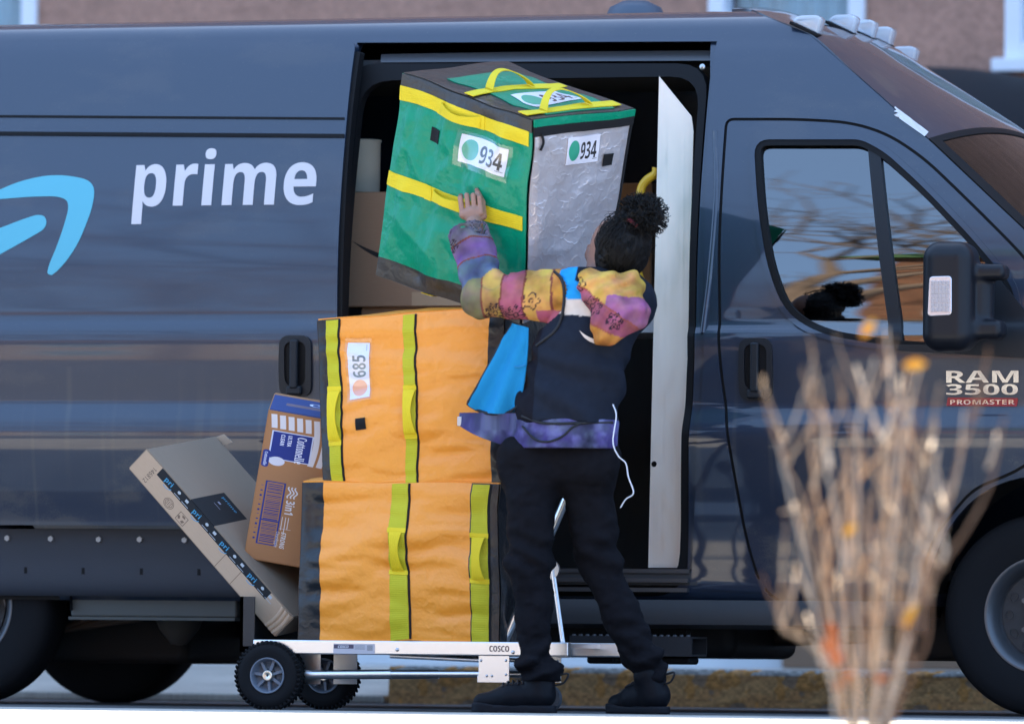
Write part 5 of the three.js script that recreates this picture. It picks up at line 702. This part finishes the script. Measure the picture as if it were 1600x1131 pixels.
  // open front of the vest, showing its bright lining
  const lp = (px, py, z) => J(px, py, z), flap = (u, v) => { const tl = lp(800, 505, TZ + 0.02), tr = lp(826, 512, TZ + 0.06), br = lp(813, 648, TZ + 0.08), bl = lp(731, 645, TZ + 0.0), p = bil(tl, tr, br, bl, u, v); p.y += 0.035 * (1 - Math.sqrt(Math.sin(Math.PI * clamp(u, 0.001, 0.999)))) * v ** 4; p.z += 0.02 * Math.sin(u * 11 + v * 2.5) * v + 0.006 * noise(u * 5, v * 5); p.x += 0.01 * Math.sin(v * Math.PI) * (u - 0.5); return p; };
  const fl = mesh('vest_lining', sheet(flap, 30, 40, 0.004, 0.2, 0.3, true), mat(0.014, 0.23, 0.45, 0.8, { specularIntensity: 0.3, bumpMap: setRep(weave, 10, 10), bumpScale: 0.0006 }), g);
  mesh('lining_edge', tube([0, 0.1, 0.25, 0.5, 0.75, 0.95, 1].map(t => flap(0, t)).concat([0.15, 0.4, 0.7, 1].map(t => flap(t, 1))), 0.0055, 60, 6), black, fl);
  mesh('lining_pocket', tube([flap(0.52, 0.42), flap(0.75, 0.46), flap(0.98, 0.43)].map(p => p.add(V(0, 0, 0.007))), 0.0025, 16, 5), mat(0.015, 0.22, 0.45, 0.7), fl);
  // flared jacket front below it
  const fl2 = (u, v) => { const p = bil(lp(719, 645, TZ + 0.0), lp(822, 646, TZ + 0.07), lp(822, 699, TZ + 0.1), lp(717, 664, TZ + 0.0), u, v); p.y += -0.02 * Math.sin(Math.PI * u) * v; p.z += 0.02 * Math.sin(u * 8) * v; return p; };
  const jf = sheet(fl2, 50, 24, 0.004, 1, 1, true); { const p = jf.attributes.position, c = new Float32Array(p.count * 3); for (let i = 0; i < p.count; i++) { const q = jackC(p.getX(i), Math.min(p.getY(i), 1), p.getZ(i)); c.set(q.map(v => v * 0.9), 3 * i); } jf.setAttribute('color', new THREE.BufferAttribute(c, 3)); }
  mesh('jacket_front', jf, clothM(), g);
  mesh('zip_pull', merge([box(-0.008, 0.008, -0.02, 0.014, -0.004, 0.004, 0.003)]).translate(lp(718, 657, TZ + 0.01).x, lp(718, 657, TZ + 0.01).y, TZ + 0.01), steel, g);
  // ---- hair
  const HC = J(973, 388, TZ - 0.08), BC = J(1004, 338, TZ - 0.05);
  const hairF = (x, y, z) => { const q = { x: x - HC.x, y: y - HC.y, z: z - HC.z }, r = 0.35 * q.x + 0.94 * q.y, s = 0.94 * q.x - 0.35 * q.y; let d = (Math.hypot(s / 0.098, r / 0.13, q.z / 0.118) - 1) * 0.104; d += 0.007 * fbm(x * 60, y * 60, z * 60, 3); let b = Math.hypot(x - BC.x, (y - BC.y) * 1.06, z - BC.z) - 0.07; b += 0.03 * fbm(x * 22, y * 22, z * 22, 2) + 0.02 * fbm(x * 60, y * 60, z * 60, 3); d = smin(d, b, 0.02); d = Math.max(d, -bone(x, y, z, J(905, 400, TZ - 0.2), J(918, 392, TZ - 0.02), 0.06, 0.035)); return d * 0.75; };
  mesh('hair', fine(hairF, V(J(915, 0, TZ).x - 0.06, J(0, 470, TZ).y, TZ - 0.26), V(J(1050, 0, TZ).x + 0.08, J(0, 290, TZ).y, TZ + 0.12), 0.004, () => [0.006, 0.0053, 0.0053]), mat(1, 1, 1, 0.55, { vertexColors: true, specularIntensity: 0.35, bumpMap: null }), g);
  const hairM = mat(0.006, 0.0055, 0.0055, 0.5, { specularIntensity: 0.4 }), curls = []; seed = 99;
  for (let i = 0; i < 900; i++) { const bun = i < 700, c = bun ? BC : HC, d = V(rnd() - 0.5, rnd() - 0.42, rnd() - 0.35).normalize(), R = bun ? V(0.078, 0.072, 0.075) : V(0.098, 0.124, 0.112), p = c.clone().add(V(d.x * R.x, d.y * R.y, d.z * R.z)); if (!bun && (d.y < -0.2 || p.x < HC.x - 0.05)) continue; const e = V(rnd() - 0.5, rnd() - 0.5, rnd() - 0.5).normalize(), l = bun ? 0.008 + 0.013 * rnd() : 0.012 + 0.01 * rnd(), q = p.clone().addScaledVector(d, l * 0.6).addScaledVector(e, l * 0.7), s = p.clone().addScaledVector(d, l * 0.9).addScaledVector(e, -l * 0.4); curls.push(stripG(tube([p.clone().addScaledVector(d, -0.01), q, s], bun ? 0.0011 : 0.0008, 8, 4))); }
  for (let i = 0; i < 520; i++) { const d = V(rnd() - 0.5, rnd() - 0.6, rnd() * 0.9 - 0.15).normalize(), e = BC.clone().sub(HC).normalize(), pts = []; if (d.x < -0.55 && d.z < 0.4) continue; for (let k = 0; k < 5; k++) { const q = d.clone().lerp(e, 0.09 * k).normalize(), w = 0.006; pts.push(V(HC.x + q.x * 0.097 * (1 - 0.36 * sstep(-0.05, -0.9, q.y)) + w * noise(i * 3.3, k * 1.7), HC.y + q.y * 0.134 + w * noise(i * 5.1, k * 1.7), HC.z + q.z * 0.121)); } curls.push(stripG(tube(pts, 0.0012, 10, 4))); }
  mesh('hair_curls', mergeGeometries(curls), hairM, g).userData.kind = 'stuff';
  const ht = march((x, y, z) => Math.min(hairF(x, y, z)), 987, 344); mesh('hair_tie', tube([J(978, 340, ht.z - 0.01), J(986, 345, ht.z + 0.002), J(996, 352, ht.z - 0.008)], 0.008, 14, 7), mat(0.12, 0.012, 0.02, 0.8), g);
  // ---- earphone wire
  mesh('earphone_wire', tube([[958, 632, 0.1], [963, 650, 0.12], [958, 690, 0.13], [966, 712, 0.12], [978, 724, 0.1], [982, 745, 0.1], [990, 770, 0.1], [978, 780, 0.09], [970, 793, 0.08]].map(p => J(p[0], p[1], TZ + p[2])), 0.0022, 70, 6), mat(0.75, 0.75, 0.78, 0.4), g);
  // ---- shoes
  const shoeM = clothM({ roughness: 0.5 }), gy = 0.0;
  const shoe = (heel, toe, ank) => {
    const dir = toe.clone().sub(heel).setY(0).normalize(), sd = V(-dir.z, 0, dir.x), L = toe.clone().sub(heel).setY(0).length(), P = (a, b, h) => heel.clone().setY(h).addScaledVector(dir, a * L).addScaledVector(sd, b);
    const up = (x, y, z) => { let d = bone(x, y, z, P(0.2, 0, 0.065), P(0.55, 0, 0.06), 0.045, 0.045); d = smin(d, bone(x, y, z, P(0.5, 0, 0.055), P(0.88, 0, 0.038), 0.046, 0.032), 0.03); d = smin(d, bone(x, y, z, P(0.2, 0, 0.07), ank, 0.048, 0.054), 0.03); d = Math.max(d, 0.024 - y, y - ank.y - 0.025); return d + 0.0025 * fbm(x * 40, y * 40, z * 40, 2); };
    const sole = (x, y, z) => { const a = boneT(x, 0, z, P(0.17, 0, 0), P(0.83, 0, 0)), d2 = bone(x, 0, z, P(0.15, 0, 0), P(0.85, 0, 0), 0.043, 0.046); return Math.max(d2, y - 0.03 - 0.008 * sstep(0.8, 1.1, a), 0.002 - y); };
    const lo = V(Math.min(heel.x, toe.x) - 0.08, -0.01, Math.min(heel.z, toe.z) - 0.09), hi = V(Math.max(heel.x, toe.x, ank.x) + 0.08, ank.y + 0.06, Math.max(heel.z, toe.z) + 0.09);
    const s = mesh('shoe', fine(up, lo, hi, 0.0055, () => [0.0065, 0.007, 0.0095]), shoeM, g); mesh('sole', fine(sole, lo, hi, 0.005, () => [0.011, 0.011, 0.014]), shoeM, s);
    const laces = []; for (let i = 0; i < 6; i++) { const t = i / 5, a = mix(0.66, 0.42, t), h = mix(0.085, ank.y - 0.005, t); const q = (b) => { let p = P(a, b, h + 0.03); for (let k = 0; k < 40; k++) { if (up(p.x, p.y, p.z) < 0.002) break; p.addScaledVector(V(-dir.x * 0.5, -0.8, -dir.z * 0.5), 0.003); } return p; }; laces.push(stripG(tube([q(-0.032), q(0).add(V(0, 0.004, 0)), q(0.032)], 0.0032, 10, 5))); }
    mesh('laces', mergeGeometries(laces), black, s); const lp2 = P(0.0, 0, ank.y + 0.0); mesh('heel_loop', tube([lp2.clone().addScaledVector(dir, 0.02), lp2.clone().addScaledVector(dir, -0.035).add(V(0, 0.012, 0)), lp2.clone().addScaledVector(dir, -0.02).add(V(0, -0.02, 0)), lp2.clone().addScaledVector(dir, 0.012).add(V(0, -0.03, 0))], 0.004, 20, 6), black, s);
  };
  const hl = J(872, 1106, TZ + 0.05), tl2 = J(737, 1106, TZ + 0.07); shoe(V(hl.x, 0, hl.z), V(tl2.x, 0, tl2.z), AL.clone().add(V(0.005, -0.012, 0)));
  const hr = J(1042, 1108, TZ - 0.13); shoe(V(hr.x, 0, hr.z), V(hr.x - 0.25, 0, hr.z - 0.13), AR.clone().add(V(0.0, -0.012, 0)));
}

// ---------------------------------------------------------------- bare shrub in the foreground
{
  const z = 8.8, P = (px, py, dz = 0) => atZ(px, py, z + dz), root = P(1345, 1190), g = thing('bare_shrub', 'leafless pale twiggy shrub with a few yellow leaves standing before the van', 'shrub', V(root.x, 0, z));
  const L = p => p.clone().sub(g.position), stems = [[0.26, 0.14, 0.075], [0.42, 0.26, 0.14], [0.6, 0.41, 0.24], [0.74, 0.56, 0.38]].map(c => mat(...c, 0.85, { bumpMap: grainTex, bumpScale: 0.001 })), leafY = mat(0.85, 0.5, 0.02, 0.6, { transmission: 0.35, thickness: 0 }), leafO = mat(0.8, 0.27, 0.06, 0.6, { transmission: 0.35, thickness: 0 });
  const stem = (list, r) => { const pts = list.map((p, i) => L(P(p[0], p[1], p[2] || 0))); const c = new THREE.CatmullRomCurve3(pts), n = 30, q = c.getPoints(n); for (let i = 0; i < q.length; i++) q[i].add(V(0.004 * noise(i * 0.8, list[0][0]), 0, 0.004 * noise(i * 0.8, list[1][0]))); const gm = new THREE.TubeGeometry(new THREE.CatmullRomCurve3(q), 40, r, 7); const p = gm.attributes.position, nn = 8; for (let i = 0; i <= 40; i++) { const k = mix(1, 0.5, i / 40) * (1 + 0.25 * noise(i * 0.9, r * 900)), cc = V(0, 0, 0); for (let j = 0; j < nn; j++) cc.add(V(p.getX(i * nn + j), p.getY(i * nn + j), p.getZ(i * nn + j))); cc.multiplyScalar(1 / nn); for (let j = 0; j < nn; j++) p.setXYZ(i * nn + j, cc.x + (p.getX(i * nn + j) - cc.x) * k, cc.y + (p.getY(i * nn + j) - cc.y) * k, cc.z + (p.getZ(i * nn + j) - cc.z) * k); } mesh('stem', gm, stems[Math.floor(rnd() * 4)], g); };
  seed = 2024;
  // main stems read from the photograph: [px, py] from the ground up
  const mains = [
    [[1322, 1200], [1292, 1060], [1265, 920], [1240, 780], [1225, 690]], [[1335, 1200], [1310, 1040], [1290, 880], [1262, 720], [1265, 590]], [[1340, 1200], [1325, 1020], [1318, 860], [1300, 740], [1290, 640]], [[1345, 1200], [1345, 1000], [1340, 820], [1352, 660], [1355, 560]],
    [[1350, 1200], [1362, 1000], [1372, 830], [1380, 680], [1392, 510]], [[1355, 1200], [1378, 1020], [1392, 860], [1412, 720], [1440, 570]], [[1360, 1200], [1395, 1020], [1425, 860], [1448, 740], [1475, 600]], [[1362, 1200], [1410, 1010], [1452, 860], [1488, 760], [1520, 640]],
    [[1365, 1200], [1405, 1040], [1470, 900], [1535, 770], [1570, 650]], [[1338, 1200], [1318, 1080], [1262, 1010], [1215, 975], [1222, 930]], [[1348, 1200], [1352, 1060], [1368, 930], [1378, 800], [1372, 700]], [[1352, 1200], [1372, 1060], [1400, 930], [1418, 800], [1432, 690]],
    [[1342, 1200], [1322, 1090], [1292, 960], [1276, 850], [1232, 740]], [[1358, 1200], [1398, 1080], [1440, 960], [1456, 880], [1492, 690]], [[1346, 1200], [1338, 1100], [1322, 960], [1330, 800], [1318, 690]], [[1356, 1200], [1388, 1090], [1412, 980], [1450, 830], [1462, 700]], [[1340, 1200], [1308, 1100], [1252, 880], [1250, 800], [1215, 800]], [[1349, 1200], [1360, 1090], [1352, 900], [1366, 760], [1400, 640]], [[1352, 1200], [1366, 1080], [1384, 940], [1398, 780], [1412, 620]], [[1362, 1200], [1420, 1050], [1440, 1000], [1455, 950], [1448, 905]],
  ];
  mains.forEach((m, i) => stem(m.map((p, k) => [p[0] + 14 * noise(i * 2.7, k * 1.3) * (k > 0 ? 1 : 0.3), p[1], 0.3 * noise(i * 3.1, 1)]), 0.0044 + 0.0026 * rnd()));
  for (let i = 0; i < 95; i++) { const m = mains[i % mains.length], k = 1 + Math.floor(rnd() * 3), a = m[k], b = m[Math.min(4, k + 1)], t = rnd(), px = mix(a[0], b[0], t), py = mix(a[1], b[1], t), dx = (rnd() - 0.5) * 110, dy = -40 - rnd() * 120; stem([[px, py, 0.2 * (rnd() - 0.5)], [px + dx * 0.4, py + dy * 0.4], [px + dx * 0.75, py + dy * 0.75], [px + dx * 0.9, py + dy, 0.2 * (rnd() - 0.5)]], 0.0028 + 0.002 * rnd()); }
  const leaf = (px, py, s, m, rot) => { const c = L(P(px, py, 0.15)); const gm = sheet((u, v) => { const w = Math.sin(Math.PI * u) ** 0.8 * 0.45 * s, p = V((u - 0.5) * s, (v - 0.5) * w, 0.12 * s * Math.sin(u * 3) + 0.2 * Math.abs(v - 0.5) * w); return p; }, 10, 4, 0.0004); gm.rotateZ(rot); gm.rotateY(0.3); gm.translate(c.x, c.y, c.z); mesh('leaf', gm, m, g); };
  for (const [px, py, s, m, r] of [[1357, 513, 0.055, leafY, 0.9], [1430, 570, 0.06, leafY, 0.1], [1425, 962, 0.062, leafY, 1.1], [1297, 1010, 0.085, leafO, 1.3], [1304, 1032, 0.06, leafO, 0.5], [1318, 1062, 0.06, leafO, 0.9], [1374, 1060, 0.05, leafO, 0.2], [1328, 828, 0.045, leafY, 0.7], [1300, 985, 0.05, leafO, 1.9]]) leaf(px, py, s, m, r);
}
renderer.render(scene, camera);
